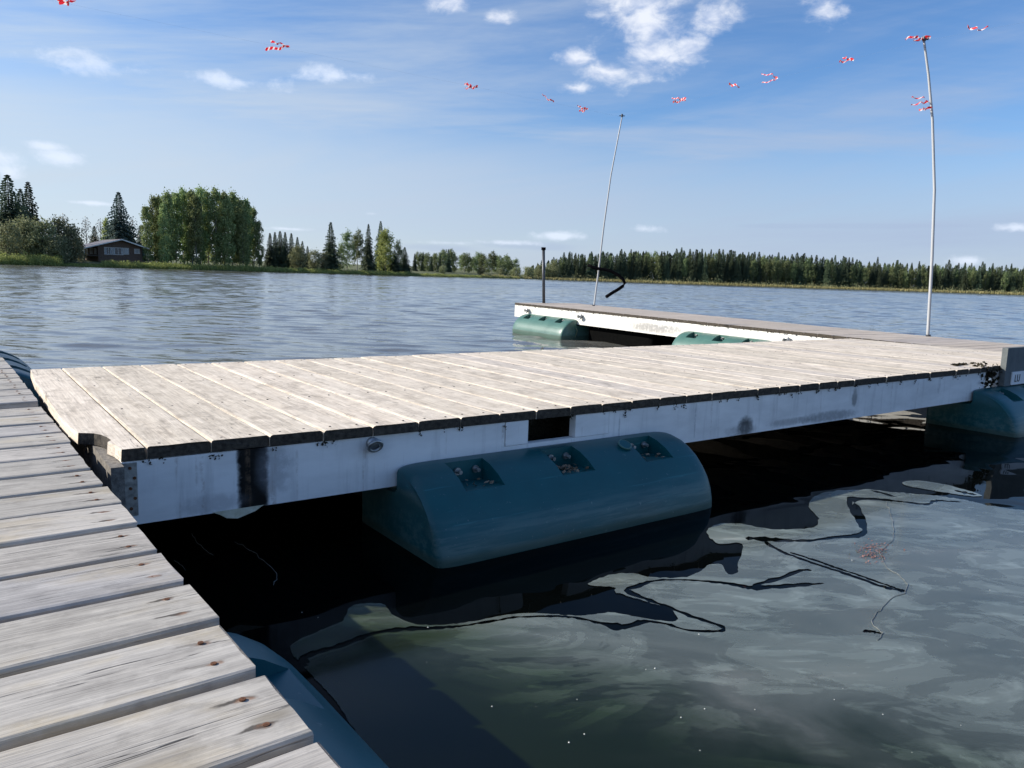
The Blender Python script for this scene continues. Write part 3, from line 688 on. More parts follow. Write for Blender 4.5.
# ------------------------------------------------------------------ docks
def board(mb, rng, axis, c0, c1, l0, l1, ztop, th, ch=.008, endm=1, seg=8, wav=.002, edge_dark=None):
    """a plank: cross direction c0..c1, length l0..l1; axis 0: length along x, 1: along y"""
    prof = [(c0, ztop - th), (c0, ztop - ch), (c0 + ch * .35, ztop - ch * .3), (c0 + ch * 1.2, ztop), ((c0 * 2 + c1) / 3, ztop + rng.uniform(-.001, .001)), ((c0 + 2 * c1) / 3, ztop + rng.uniform(-.001, .001)),
            (c1 - ch * 1.2, ztop), (c1 - ch * .35, ztop - ch * .3), (c1, ztop - ch), (c1, ztop - th)]
    n = len(prof); vs = []; ph = rng.uniform(0, 50); dz = rng.uniform(-.0015, .0015)
    for i in range(seg + 1):
        l = l0 + (l1 - l0) * i / seg
        for k, (c, z) in enumerate(prof):
            cc = c + wav * mnoise.noise(Vector((ph, l * 3, k * .4))); zz = z + dz + wav * .7 * mnoise.noise(Vector((l * 2, ph, k * .2)))
            ll = l + (rng.uniform(-.0025, .0025) if i in (0, seg) else 0)
            vs.append((ll, cc, zz) if axis == 0 else (cc, ll, zz))
    fs = []
    for i in range(seg):
        for k in range(n):
            a, b = i * n + k, i * n + (k + 1) % n
            q = (a, b, b + n, a + n); fs.append(q if axis == 0 else q[::-1])
    e0 = tuple(range(n)); e1 = tuple(seg * n + k for k in range(n))
    mb.add(vs, fs, 0)
    k0 = len(mb.v) - len(vs)
    for e, rev in ((e0, axis == 0), (e1, axis == 1)):
        mb.f.append(tuple(k0 + i for i in (e[::-1] if rev else e))); mb.mi.append(endm)

FLOAT_PROF = [(.33, -.10), (.33, .19), (.012, .205), (-.006, .222), (-.006, .300), (-.03, .303), (-.065, .300), (-.12, .287), (-.175, .262), (-.225, .228), (-.27, .182),
              (-.305, .135), (-.33, .08), (-.342, .03), (-.345, -.02), (-.335, -.07), (-.31, -.11), (-.26, -.14), (.28, -.14)]
def float_mesh(prof, L, pockets, r0=6, r1=9):
    """profile (t,z) extruded along x; pockets = x ranges; rows r0..r1 of the profile open"""
    n = len(prof); cx = sum(p[0] for p in prof) / n; cz = sum(p[1] for p in prof) / n
    xs = [(0, .86), (.008, .915), (.022, .95), (.045, .975), (.08, .992), (.15, 1.0)]
    cuts = sorted({round(x, 4) for p in pockets for x in p} | {round(L * k / 10, 4) for k in range(1, 10)})
    xs += [(c, 1.0) for c in cuts if .17 < c < L - .16] + [(L - .15, 1.0), (L - .08, .992), (L - .045, .975), (L - .022, .95), (L - .008, .915), (L, .86)]
    mb = MB(); vs = []
    for x, s in xs:
        for (t_, z) in prof:
            vs.append((x, cx + (t_ - cx) * s, cz + (z - cz) * s))
    fs = []
    def inp(i):
        xm = (xs[i][0] + xs[i + 1][0]) / 2
        return any(a < xm < b for a, b in pockets)
    for i in range(len(xs) - 1):
        for k in range(n):
            if r0 <= k < r1 and inp(i): continue
            a, b = i * n + k, i * n + (k + 1) % n
            fs.append((a, a + n, b + n, b))
    fs.append(tuple(range(n))); fs.append(tuple((len(xs) - 1) * n + k for k in range(n))[::-1])
    mb.add(vs, fs)
    for a, b in pockets:
        top, bot = prof[r0], prof[r1]; kn = (top[0] + .0, bot[1] - .012)
        side = [prof[k] for k in range(r0, r1 + 1)]
        for x, rev in ((a, False), (b, True)):
            vv = [(x, t_, z) for t_, z in side] + [(x, kn[0], kn[1])]; f = tuple(range(len(vv))); mb.add(vv, [f[::-1] if rev else f])
        mb.add([(a, *top), (b, *top), (b, *kn), (a, *kn)], [(0, 3, 2, 1)])
        mb.add([(a, *kn), (b, *kn), (b, *bot), (a, *bot)], [(0, 3, 2, 1)])
    return mb
POCK = [(.18, .355), (.645, .82), (1.12, 1.295)]
fm = float_mesh(FLOAT_PROF, 1.47, POCK)
_f = fm.build('float', M_float); FLOAT_ME = _f.data; autosmooth(_f, 40); bpy.data.objects.remove(_f)
def add_float(parent, x, material, loc=None, litter=False, flip=False, name='float'):
    me = FLOAT_ME.copy(); me.materials.clear(); me.materials.append(material)
    o = bpy.data.objects.new(name, me); col.objects.link(o); o.parent = parent; o.location = (x, 0, 0)
    rng = random.Random(int(x * 100))
    for a, b in POCK:
        for q in (.32, .8):
            m1 = MB(); xx = a + (b - a) * q; m1.tube([(xx, -.068, .262), (xx, -.098, .262)], [.008, .008], 8); m1.tube([(xx, -.068, .262), (xx, -.076, .262)], .015, 10)
            m1.build('bolt', M_galv, o, smooth=False)
        if litter:
            m1 = MB()
            for _ in range(46 if a > .5 and a < 1 else 10):
                leafquad(m1, Vector((rng.uniform(a + .03, b - .01), rng.uniform(-.20, -.11), .222 + rng.uniform(0, .016))), .013, rng, 2)
            put_props(m1.build('leaf_litter', M_leaf, o), kind='stuff')
    return o
def ring_bolt(parent, x, z, y=-.045, name='mooring_ring'):
    mb = MB(); mb.tube([(x, y + .02, z), (x, y - .006, z)], .024, 14)
    pts = [(x + .026 * cos(a), y - .016 - .010 * sin(a), z - .006 + .020 * sin(a)) for a in [2 * pi * k / 16 for k in range(17)]]
    mb.tube(pts, .0065, 8, caps=False)
    return mb.build(name, M_galv, parent, smooth=True)

O1 = Vector((-1.122, 2.329, 0)); ROT1 = math.atan2(D.y, D.x); ZD = .460
dock = empty('floating_dock', O1, (0, 0, ROT1), label='long floating dock with sun bleached boards and white painted side board', cat='dock')
rng = random.Random(2)
LEN = 7.74; WID = 2.13
mb = MB()
P = .19
for n in range(1, 41):
    board(mb, rng, 1, (n - 1) * P + .0015, n * P - .0015, -.006 + rng.uniform(-.004, .004), WID + rng.uniform(-.004, .004), ZD, .038, ch=.006 + rng.uniform(0, .003))
# first board: broken away on its outer edge
outl = [(-.143, 2.13), (-.163, 1.62), (-.163, 1.20), (-.165, .98), (-.166, .58), (-.158, .41), (-.150, .315), (-.128, .300), (-.108, .285), (-.092, .25), (-.082, .20), (-.078, .15), (-.092, .125), (-.080, .07), (-.074, -.004), (-.004, -.006), (-.003, 2.13)]
k = len(outl)
vs = [(x, y, ZD - .038) for x, y in outl] + [(x + (.003 if x < -.05 else -.004), y, ZD) for x, y in outl]
mb.add(vs, [tuple(range(k, 2 * k))[::-1], tuple(range(k))]); kk = len(mb.v) - 2 * k
for i in range(k):
    j = (i + 1) % k; mb.f.append((kk + i, kk + k + i, kk + k + j, kk + j)); mb.mi.append(0 if i not in (6, 7, 8, 9, 10, 14) else 1)
dk = mb.build('decking', [M_deck, M_end], dock)
# white side board with the cut out slot
mb = MB(); T = .038; y0, y1 = 0.0, .038
zt, zb, zm = ZD - .041, ZD - .243, ZD - .143
def fb(x0, x1, z0, z1, yo=0): mb.box((x0, y0 + yo, z0), (x1, y1, z1))
fb(-.072, 5.82, zb, zm)
fb(-.072, 1.364, zm, zt); fb(1.953, 5.82, zm, zt)
fb(6.02, LEN, zb, zt)
fas = mb.build('side_board', M_fas, dock)
mb = MB(); mb.box((1.368, -.003, zm + .002), (1.484, y1, zt)); mb.build('slot_panel', M_fas, dock)
mb = MB(); mb.box((1.748, -.003, zm + .002), (1.949, y1, zt)); mb.build('slot_panel', M_fas, dock)
mb = MB(); mb.box((1.45, .20, zb), (1.80, .22, zt)); mb.box((1.43, .040, zb), (1.449, .22, zt)); mb.box((1.801, .040, zb), (1.82, .22, zt)); mb.build('slot_shade_box', M_moss_shade, dock)  # dark box added behind the slot, its shade put into the black colour
mb = MB(); mb.box((-.072, WID - .04, ZD - .13), (LEN, WID - .002, zt)); mb.build('side_board', M_fas, dock)
mb = MB(); mb.box((-.110, -.055, zb + .002), (-.074, WID - .002, zt - .001)); mb.box((-.072, .05, ZD - .239), (-.034, WID - .045, zt - .001)); mb.build('end_board', M_end2, dock)
mb = MB()
for q in range(1, 11): mb.box((q * .72, .04, ZD - .13), (q * .72 + .038, WID - .042, ZD - .042))
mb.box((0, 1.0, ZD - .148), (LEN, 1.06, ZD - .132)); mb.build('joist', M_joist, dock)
mb = MB(); mb.add([(.19, -.002, zb + .004), (.36, -.002, zb + .004), (.33, -.006, zb - .012), (.27, -.008, zb - .028), (.235, -.006, zb - .022), (.215, -.004, zb - .008),
                   (.19, .02, zb + .004), (.36, .02, zb + .004), (.33, .02, zb - .012), (.27, .02, zb - .028), (.235, .02, zb - .022), (.215, .02, zb - .008)],
                  [(0, 5, 4, 3, 2, 1), (6, 7, 8, 9, 10, 11), (0, 6, 11, 5), (5, 11, 10, 4), (4, 10, 9, 3), (3, 9, 8, 2), (2, 8, 7, 1)]); mb.build('torn_splinter', dirty('pale_torn_wood', (.45, .42, .30), (.62, .60, .48), 30), dock)
mb = MB(); mb.box((-.071, -.003, zb + .03), (-.030, .0005, zt - .004)); br = mb.build('corner_bracket', M_galv, dock)
for q in range(5):
    m1 = MB(); m1.tube([(-.05 + (q % 2) * .012, -.003, zt - .02 - q * .032), (-.05 + (q % 2) * .012, -.007, zt - .02 - q * .032)], .005, 8); m1.build('screw', M_rust, br)
ring_bolt(dock, .762, ZD - .066, -.012)
mb = MB()
for n in range(0, 41):
    for _ in range(rng.choice([1, 2, 2, 4])):
        x = n * P + rng.gauss(0, .012) if rng.random() < .7 else n * P + rng.uniform(0, P); zz = ZD - .038 - abs(rng.gauss(0, .010))
        for _ in range(7): leafquad(mb, Vector((x + rng.gauss(0, .006), -.005 + rng.gauss(0, .003), zz + rng.gauss(0, .006))), .0055, rng)
for _ in range(60):
    x = 5.62 + abs(rng.gauss(0, .18)); leafquad(mb, Vector((x, rng.uniform(.12, .17) + (x - 5.5) * .02, ZD + .006)), .016, rng, 2)
for _ in range(160): leafquad(mb, Vector((rng.uniform(5.72, 6.02), rng.uniform(-.03, .05), ZD + rng.uniform(-.17, .02))), .018, rng)
put_props(mb.build('moss_bits', M_moss_shade, dock), kind='stuff')
# deck screws: the nearest hundred singly, the rest as one part
def screw_mb(mb, x, y, z, r=.0042): mb.tube([(x, y, z - .001), (x, y, z + .0006)], r, 7)
rest = MB(); cnt = 0
for n in range(40):
    for fr in (.04, .72, 1.40, 2.08):
        for q in (.045, .145):
            x = n * P + q + rng.uniform(-.008, .008); y = fr + rng.uniform(-.012, .012)
            if n < 12:
                m1 = MB(); screw_mb(m1, x, y, ZD + .0012); m1.build('screw', M_dkscrew, dock); cnt += 1
            else: screw_mb(rest, x, y, ZD + .0012)
put_props(rest.build('screw_rows', M_dkscrew, dock), kind='stuff')
add_float(dock, .855, M_float, litter=True)
add_float(dock, 5.60, M_float)
# inner floats under the far side of the deck
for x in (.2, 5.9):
    o = add_float(dock, x + 1.47, M_floatk_shade); o.location.y = WID; o.rotation_euler.z = pi
# round plug on the near float
mb = MB(); mb.tube([(1.93, -.125, .283), (1.93, -.133, .296)], .028, 16); mb.build('plug', M_float, dock)
mb = MB(); mb.tube([(1.93 + .030 * cos(2 * pi * k / 20), -.133 + .024 * sin(2 * pi * k / 20), .293 + .014 * sin(2 * pi * k / 20)) for k in range(21)], .004, 6, caps=False); mb.build('plug_rim', M_float2, dock)

# left dock (the one the camera stands over)
Y2 = R(52.4); D2 = Vector((sin(Y2), cos(Y2), 0)); B2 = Vector((-cos(Y2), sin(Y2), 0))
O2 = Vector((-1.061, 1.972, 0)); ZL = .439
ldock = empty('floating_dock', O2, (0, 0, math.atan2(D2.y, D2.x)), label='walkway dock of grey weathered planks with rusty screws in the left foreground', cat='dock')
mb = MB(); rng = random.Random(8)
for k in range(-26, 13):
    up = .016 if k < -7 else 0
    yt = -k * .195 - (.0 if k >= -7 else -.028); yb = yt - .177
    board(mb, rng, 0, yb, yt, -1.25, rng.uniform(-.006, .006), ZL + up, .038, ch=.006, wav=.004)
mb.build('decking', [M_near, M_end2], ldock)
mb = MB(); mb.box((-1.22, -2.4, ZL - .24), (-1.182, 1.555, ZL - .041)); mb.box((-.075, -2.4, ZL - .24), (-.037, 1.555, ZL - .041))
mb.box((-1.22, 1.60, ZL - .225), (-1.182, 5.2, ZL - .024)); mb.box((-.075, 1.60, ZL - .225), (-.037, 5.2, ZL - .024)); mb.build('side_board', M_end2, ldock)
mb = MB()
for q in range(-5, 11): mb.box((-1.18, q * .5 + .07, ZL - .22), (-.077, q * .5 + .108, ZL - .043))
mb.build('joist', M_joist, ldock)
n_s = 0
for k in range(-26, 9):
    yt = -k * .195 - (.0 if k >= -7 else -.028)
    for q in (.28, .67):
        m1 = MB(); x = -.045 + rng.uniform(-.006, .006); y = yt - q * .195; z = ZL + (.016 if k < -7 else 0)
        m1.tube([(x, y, z - .001), (x, y, z + .0012)], .0045, 10); m1.tube([(x, y, z + .0012), (x, y, z + .0014)], .0018, 6)
        m1.build('screw', M_rust, ldock)
# its floats: local frame of the float profile is rotated so that it bulges to the right
def side_float(y, material, x=0.0, z=0.0):
    o = add_float(ldock, 0, material); o.rotation_euler.z = pi / 2; o.location = (x, y, z); return o
side_float(-2.10, M_float3, -.045); side_float(3.1, M_float3, -.03, .08)

# far dock
A = at_z(849, 340.5, CH - .60); A.z = CH - .56; Bp = at_z(515, 304.8, CH - .52); Bp.z = CH - .48
U = (Bp - A); Lf = U.length; Uh = U.normalized(); slope = math.asin(Uh.z)
start = A - Uh * 2.25
fd = empty('floating_dock', start, (0, -slope, math.atan2(Uh.y, Uh.x)), label='farthest dock running away at the right with brown-grey boards and bright white side', cat='dock')
TL = Lf + 2.25; W3 = 1.45; rng = random.Random(5)
mb = MB(); k = 0
while k * .19 < TL - .1:
    x1 = min(TL, k * .19 + .184)
    board(mb, rng, 1, k * .19, x1, -W3, .004, 0, .038, ch=.010, seg=3); k += 1
M_far_y = wood('brown_grey_cross_wood', 1, (.60, .54, .48), (.44, .39, .34), (.26, .22, .19), .4, (.40, .31, .24))
mb.build('decking', [M_far_y, M_end], fd)
mb = MB(); mb.box((0, -.038, -.255), (TL, 0, -.041)); mb.build('side_board', M_fas2, fd)
mb = MB(); mb.box((0, -W3, -.255), (TL, -W3 + .038, -.041)); mb.build('side_board', M_fas2, fd)
mb = MB(); mb.box((TL - .038, -W3 + .04, -.255), (TL, -.04, -.041)); mb.build('end_board', M_fas2, fd)
mb = MB()
for q in range(12): mb.box((.2 + q * .72, -W3 + .04, -.24), (.24 + q * .72, -.04, -.042))
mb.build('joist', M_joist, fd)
def fd_float(x_end, material, off=0, z=-.46, nm='float'):
    o = add_float(fd, 0, material); o.rotation_euler.z = pi; o.location = (x_end, off, z); return o
fd_float(TL - .42, M_float2, 0, -.475); fd_float(2.25 + 2.48, M_float2, 0, -.445)
mb = float_mesh([(.5, -.14), (.5, .21), (-.58, .21), (-.58, -.14)], 1.55, [])  # box added for the shaded underside; the shade is its black colour
o = mb.build('float', M_floatk_shade, fd); o.location = (TL - 3.55, -.62, -.475); o['label'] = 'black box standing in for the shaded underside of the deck'
for x in (TL - .45, TL - 2.0, 3.05): 
    r_ = ring_bolt(fd, 0, -.07); r_.rotation_euler.z = pi; r_.location = (x, -.0, 0); r_.scale = (1.6, 1, 1.6)
mb = MB()
for _ in range(220): leafquad(mb, Vector((rng.uniform(0, TL), .004 + rng.gauss(0, .004), -.04 + rng.gauss(0, .006))), .012, rng)
put_props(mb.build('moss_bits', M_moss_shade, fd), kind='stuff')
mb = MB(); xx = TL - 1.9; mb.tube([(xx, .012, -.2), (xx + .05, .03, -.28), (xx - .03, .03, -.36), (xx + .02, .04, -.50)], .008, 6); mb.build('mooring_rope', simple('pale_rope', (.16, .19, .11), .9, 0, .3, 60), fd)

# grey upright board with the white sign
sb = empty('sign_board', O1 + D * 6.03 - B * .05, (0, 0, ROT1), label='grey upright board with a white lettered sign at the right end of the long dock', cat='sign')
mb = MB(); mb.box((0, 0, .305), (1.1, .040, .600)); mb.build('backing_board', M_grey, sb)
mb = MB(); mb.box((.110, -.010, .312), (.62, -.001, .412)); pl = mb.build('sign_plate', M_sign, sb)
cu = bpy.data.curves.new('lettering', 'FONT'); cu.body = 'LU'; cu.size = .082; cu.extrude = .001; cu.space_character = 1.05
to = bpy.data.objects.new('lettering', cu); col.objects.link(to)
dg = bpy.context.evaluated_depsgraph_get(); me = bpy.data.meshes.new_from_object(to.evaluated_get(dg)); bpy.data.objects.remove(to)
me.materials.clear(); me.materials.append(M_ink); to = bpy.data.objects.new('lettering', me); col.objects.link(to)
to.parent = pl; to.location = (.150, -.0125, .334); to.rotation_euler = (pi / 2, 0, 0)

# ------------------------------------------------------------------ poles, line, ribbons
def pole(px, ydist, base_z, r0, r1, label, group):
    pts = [at_y(X, Y, ydist) for X, Y in px]; b = pts[0].copy(); b.z = base_z
    o = empty('line_pole', b, label=label, cat='pole', group=group)
    loc = [p - b for p in pts]; loc[0] = Vector((0, 0, -.12))
    # smooth through the points
    out_ = []
    for i in range(len(loc) - 1):
        for q in range(5): out_.append(loc[i].lerp(loc[i + 1], q / 5))
    out_.append(loc[-1])
    n = len(out_); mb = MB(); mb.tube(out_, [r0 + (r1 - r0) * i / (n - 1) for i in range(n)], 10); mb.build('shaft', M_pole, o, smooth=True)
    mb = MB(); mb.tube([out_[-1], out_[-1] + Vector((0, 0, .05))], r1 * 1.6, 10); mb.tube([out_[-1] + Vector((-.05, 0, .02)), out_[-1] + Vector((.05, 0, .02))], .008, 6); mb.build('pole_tip', M_pipe, o)
    mb = MB(); mb.tube([(0, 0, -.12), (0, 0, .02)], r0 * 1.5, 12); mb.build('socket', M_pipe, o)
    return b, pts[-1]
b1, top1 = pole([(593.5, 306), (598, 275), (604, 225), (611, 175), (622, 117)], 14.46, .527, .017, .011, 'thin white leaning pole at the far end of the farthest dock', None)
b2, top2 = pole([(928, 338.5), (932, 260), (934.5, 190), (932.5, 120), (928.5, 75), (924, 41)], 9.49, .455, .019, .013, 'tall white bowed pole with red ribbons at its top on the right', None)
ppb = at_y(544, 303, 14.75); ppt = at_y(543.5, 250, 14.75)
o = empty('pipe_post', ppb, label='short dark steel pipe standing at the left end of the farthest dock', cat='post')
mb = MB(); mb.tube([(0, 0, -.1), tuple(ppt - ppb)], .028, 12); mb.build('pipe', M_pipe, o, smooth=True)
mb = MB(); mb.tube([tuple(ppt - ppb), tuple(ppt - ppb + Vector((0, 0, .05)))], .042, 12); mb.build('cap', M_hose, o)
# black hose
pts = [at_y(X, Y, 14.40 - i * .02) for i, (X, Y) in enumerate([(588, 265), (592, 267), (598, 268.6), (605, 269.6), (612, 271.5), (618, 275), (623, 279.5), (625, 283), (623, 286), (618, 289.5), (612, 293), (606, 297)])]
mb = MB(); c0 = pts[0].copy(); mb.tube([p - c0 for p in pts], .030, 10)
put_props(mb.build('rubber_hose', M_hose, smooth=True, loc=c0), 'bent black rubber hose caught on the leaning pole above the water', 'hose')

Pl = Vector((-5.2, 9.3, CH + 2.92)); Pe = Pl + (Pl - top1) * .28; Pr = at_y(1100, 8, 8.3)
def nylon(a, b, label):
    mb = MB(); pts = []
    for i in range(21):
        q = i / 20; p = a.lerp(b, q); pts.append(p)
    mb.tube(pts,   .00035, 4); put_props(mb.build('nylon_line', M_line), label, 'line')
nylon(top2, top1, 'thin clear line stretched between the two white poles')
nylon(top1, Pe, 'thin clear line running left from the leaning pole across the sky')
nylon(top2, Pr, 'thin clear line running right from the bowed pole out of the frame')
# ribbon material: red and white diagonal bars
m, nt, p, out = mat('striped_flagging_tape')
uvn = nt.node('ShaderNodeAttribute', attribute_name='along').outputs['Fac']
cross = nt.node('ShaderNodeAttribute', attribute_name='across').outputs['Fac']
st = nt.m('FRACT', nt.m('ADD', nt.m('MULTIPLY', uvn, 17.0), nt.m('MULTIPLY', cross, .45)))
nt.put(p.inputs['Base Color'], nt.mix(nt.m('GREATER_THAN', st, .36), (.85, .80, .80), (.72, .02, .03))); p.inputs['Roughness'].default_value = .4
tr = nt.node('ShaderNodeBsdfTranslucent'); nt.put(tr.inputs[0], nt.mix(nt.m('GREATER_THAN', st, .36), (.85, .80, .80), (.72, .02, .03)))
mx = nt.node('ShaderNodeMixShader', ins={0: .4, 1: p.outputs[0], 2: tr.outputs[0]}); nt.l.new(mx.outputs[0], out.inputs[0])
M_rib = m
def ribbon(tails, dist_fn, label, wid=.028):
    rr = random.Random(int(tails[0][0][0])); mb = MB(); al = []; ac = []
    base = None
    for tl in tails:
        P3 = [at_y(X, Y, dist_fn(X)) for X, Y in tl]
        if base is None: base = P3[0].copy()
        fine = []
        for i in range(len(P3) - 1):
            for q in range(8): fine.append(P3[i].lerp(P3[i + 1], q / 8))
        fine.append(P3[-1]); ph = rr.uniform(0, 6); acc = 0; vs = []
        for i, p_ in enumerate(fine):
            if i: acc += (p_ - fine[i - 1]).length
            q = p_ - base + Vector((0, 0.03 * sin(i * .5 + ph), .008 * sin(i * .9 + ph)))
            tw = ph + i * .16; wv = Vector((.15 * sin(tw), .6 * sin(tw), .75 + .25 * cos(tw))) * wid * .72
            vs += [q - wv, q + wv]; al += [acc, acc]; ac += [0.0, 1.0]
        mb.add(vs, [(2 * i, 2 * i + 1, 2 * i + 3, 2 * i + 2) for i in range(len(fine) - 1)])
    o = mb.build('flagging_ribbon', M_rib, loc=base)
    for nm, dat in (('along', al), ('across', ac)):
        at_ = o.data.attributes.new(nm, 'FLOAT', 'POINT'); at_.data.foreach_set('value', dat)
    put_props(o, label, 'ribbon', 'striped ribbons tied along the line')
def seg_dist(a, b):
    def f(X):
        # distance (y) at which the ray of column X meets the vertical plane through a-b
        r = unproj(X, 60); k = r.x / r.y
        dd = b - a; q = (k * a.y - a.x) / (dd.x - k * dd.y); return (a + dd * q).y
    return f
dl = seg_dist(top1, Pl); dm = seg_dist(top2, top1); dr = seg_dist(top2, Pr); dp = lambda X: 9.47
ribbon([[(75, 1), (68, 1.5), (58, -1)], [(75, 1), (68, 3), (60, 3)]], dl, 'red and white ribbon at the top left corner of the photo')
ribbon([[(290, 46.5), (280, 47.5), (266, 49.5)], [(288, 46), (279, 43.5), (271, 41.5)]], dl, 'forked red and white ribbon in the sky above the poplar stand', .026)
ribbon([[(478, 86.5), (471, 87.5), (465, 88.5)], [(472, 86.5), (468, 84.5), (464.5, 84)]], dl, 'small forked ribbon under the left sky, alone in the middle')
ribbon([[(542, 94), (547, 98.5), (554, 101.5)]], dl, 'thin slanting ribbon left of the leaning pole, upper of two', .02)
ribbon([[(588, 108.5), (583, 111), (579, 110.5)], [(586, 108.5), (581, 108), (577.5, 105.5)]], dl, 'small forked ribbon closest to the left of the leaning pole tip', .022)
ribbon([[(686, 98.5), (679, 99), (672, 98)], [(686, 100), (679, 101.5), (672.5, 102)]], dm, 'crumpled red ribbon first to the right of the leaning pole tip', .024)
ribbon([[(728.5, 84), (734, 85), (740, 87.5)]], dm, 'short slanting ribbon second to the right of the leaning pole', .024)
ribbon([[(778, 78), (772, 75), (762, 74)], [(778, 78), (772, 81), (762, 82.5)]], dm, 'ribbon with two wide open tails midway between the poles', .02)
ribbon([[(853, 60), (846, 61), (838.5, 61.5)], [(853, 60), (847, 58), (843, 58)]], dm, 'forked ribbon nearest to the left of the tall bowed pole', .02)
ribbon([[(930, 37.5), (922, 39), (916, 40.5), (911, 39)], [(928, 37), (920, 38.5), (910, 37), (904, 40)]], dp, 'thick bunch of red ribbon knotted on top of the bowed pole', .022)
ribbon([[(929, 101.5), (922, 98), (912, 97)], [(929, 102), (920, 103), (912, 105)], [(931, 108), (925, 108.5), (919, 110)]], dp, 'three tailed ribbon tied partway down the bowed pole', .018)
ribbon([[(967, 26), (975, 28.5), (979, 30), (987, 27.5)]], dr, 'ribbon right of the bowed pole near the right edge of the photo', .02)

# ------------------------------------------------------------------ surface film with open leads
def cr_open(pts, k):
    out_ = []; n = len(pts)
    for i in range(n - 1):
        P = [Vector(pts[min(max(i + j, 0), n - 1)]) for j in (-1, 0, 1, 2)]
        for q in range(k):
            t_ = q / k
            out_.append(tuple(.5 * ((2 * P[1]) + (P[2] - P[0]) * t_ + (2 * P[0] - 5 * P[1] + 4 * P[2] - P[3]) * t_ ** 2 + (3 * P[1] - P[0] - 3 * P[2] + P[3]) * t_ ** 3)))
    out_.append(tuple(pts[-1])); return out_
def strip(pts, wpx):
    a, b = [], []
    if isinstance(wpx, list):
        wl = []
        for i in range(len(pts) - 1):
            for q in range(4): wl.append(wpx[i] + (wpx[i + 1] - wpx[i]) * q / 4)
        wpx = wl + [wpx[-1]]
    pts = [p for p in cr_open(pts, 4)]
    rw = random.Random(len(pts)); wpx = [w_ * rw.uniform(.6, 1.5) for w_ in wpx] if isinstance(wpx, list) else wpx
    for i, (X, Y) in enumerate(pts):
        X0, Y0 = pts[max(0, i - 1)]; X1, Y1 = pts[min(len(pts) - 1, i + 1)]
        dx_, dy_ = X1 - X0, Y1 - Y0; L = math.hypot(dx_, dy_) or 1; ww = wpx[i] if isinstance(wpx, list) else wpx
        if i in (0, len(pts) - 1): ww *= .3
        a.append((X - dy_ / L * ww / 2, Y + dx_ / L * ww / 2)); b.append((X + dy_ / L * ww / 2, Y - dx_ / L * ww / 2))
    return a + b[::-1]
outer = [(300, 664), (292, 655), (290, 647), (299, 640), (314, 634.5), (330, 627), (344, 621), (349, 609), (360, 604.7), (372, 604), (384.6, 606), (395, 617), (417, 625), (450, 625), (480, 621), (507, 615.7), (535, 614), (576, 616.5), (595, 615), (611, 613), (633, 617), (660, 621.5), (677, 621),
    (671, 610), (655, 605), (617, 593), (614, 588), (588, 585.6), (600, 579), (615, 575), (633, 574), (650, 578), (682, 578), (699, 573), (707, 566.5), (720.6, 565), (729, 575), (738, 573), (738, 564), (742.5, 544.6), (720.6, 544.6), (711, 539), (707, 531), (720.6, 524), (740, 524.5), (760, 528),
    (780, 530), (813, 528), (818.6, 519), (809, 508), (813, 498), (829.5, 492), (868, 490), (896, 493), (933, 496), (961, 499.6), (988, 506), (1024, 511), (1100, 517), (1400, 560), (1700, 900), (900, 1500), (500, 1100), (400, 830), (372, 760), (335, 700)]
sliver = [(902, 483), (918, 481), (949, 486), (982, 495.7), (968.5, 496.6), (933, 491), (910, 487)]
L1 = [(303, 668), (304, 661), (311, 655), (338.5, 647), (357.5, 640), (379, 633), (412, 629.5), (433, 629), (460, 627), (493, 622), (513, 618.5), (551, 617), (578, 619), (600, 624), (622, 628), (644, 622.5), (666, 625), (688, 631), (718, 632), (723, 628), (706, 622), (688, 616), (671, 609), (644, 599), (627, 591), (640, 586), (655, 581.5), (682, 580.5), (720.6, 583.4), (742.5, 587), (756, 588.5), (797, 586), (824, 584)]
W1 = [8, 7, 5, 3.5, 4, 4, 3.5, 4, 2, 2, 1.6, 1.6, 1.8, 2, 8, 3, 2, 2, 2.5, 4, 2.5, 2.5, 2.5, 3, 6, 4, 1.5, 1.5, 1.5, 2.5, 4, 5, 1]
L2 = [(745, 539), (764, 539.5), (788, 541.5), (813, 541), (835, 538), (863, 534.5), (862, 523), (854, 509), (850, 501.5), (868, 499.3), (895, 501.5), (925, 505), (933, 502), (941, 501.5), (962, 502.5)]
W2 = [3, 3.5, 2, 2, 2, 4, 8, 8, 6, 2, 1.3, 2, 2.2, 1.5, 1]
L3 = [(764, 542), (780, 551.6), (807.7, 562), (835, 571), (862, 580), (884, 588), (906, 592)]
L3b = [(790, 553), (812, 560), (835, 568), (862, 577), (884, 585), (906, 592)]
L4 = [(812, 571), (800, 571.5), (780, 579), (761, 584), (752, 587)]
leads = [strip(L1, [q * 1.05 for q in W1]), strip(L2, [q * 1.1 for q in W2]), strip(L3, [2.5, 2, 2, 2, 2, 3, 2]), strip(L3b, 1.6), strip(L4, [1, 2.5, 5, 3, 2]), strip([(863, 632.5), (868, 632), (875, 633), (881, 634.5)], [2, 3, 3, 1]),
         strip([(871, 491), (880, 493), (897, 498)], [1, 2, 1]), strip([(955, 491), (968, 494), (976, 495)], [2, 2, 1])]
def jag(poly, amp, close=True, seed=1):
    rr = random.Random(seed); out_ = []
    for i in range(len(poly)):
        p0 = Vector(poly[i]); p1 = Vector(poly[(i + 1) % len(poly)]); n = max(1, int((p1 - p0).length / 3.0))
        if (p1 - p0).length > 90: n = 4
        for q in range(n):
            c = p0.lerp(p1, q / n); out_.append((c.x + rr.gauss(0, amp), c.y + rr.gauss(0, amp * .6)))
    return out_
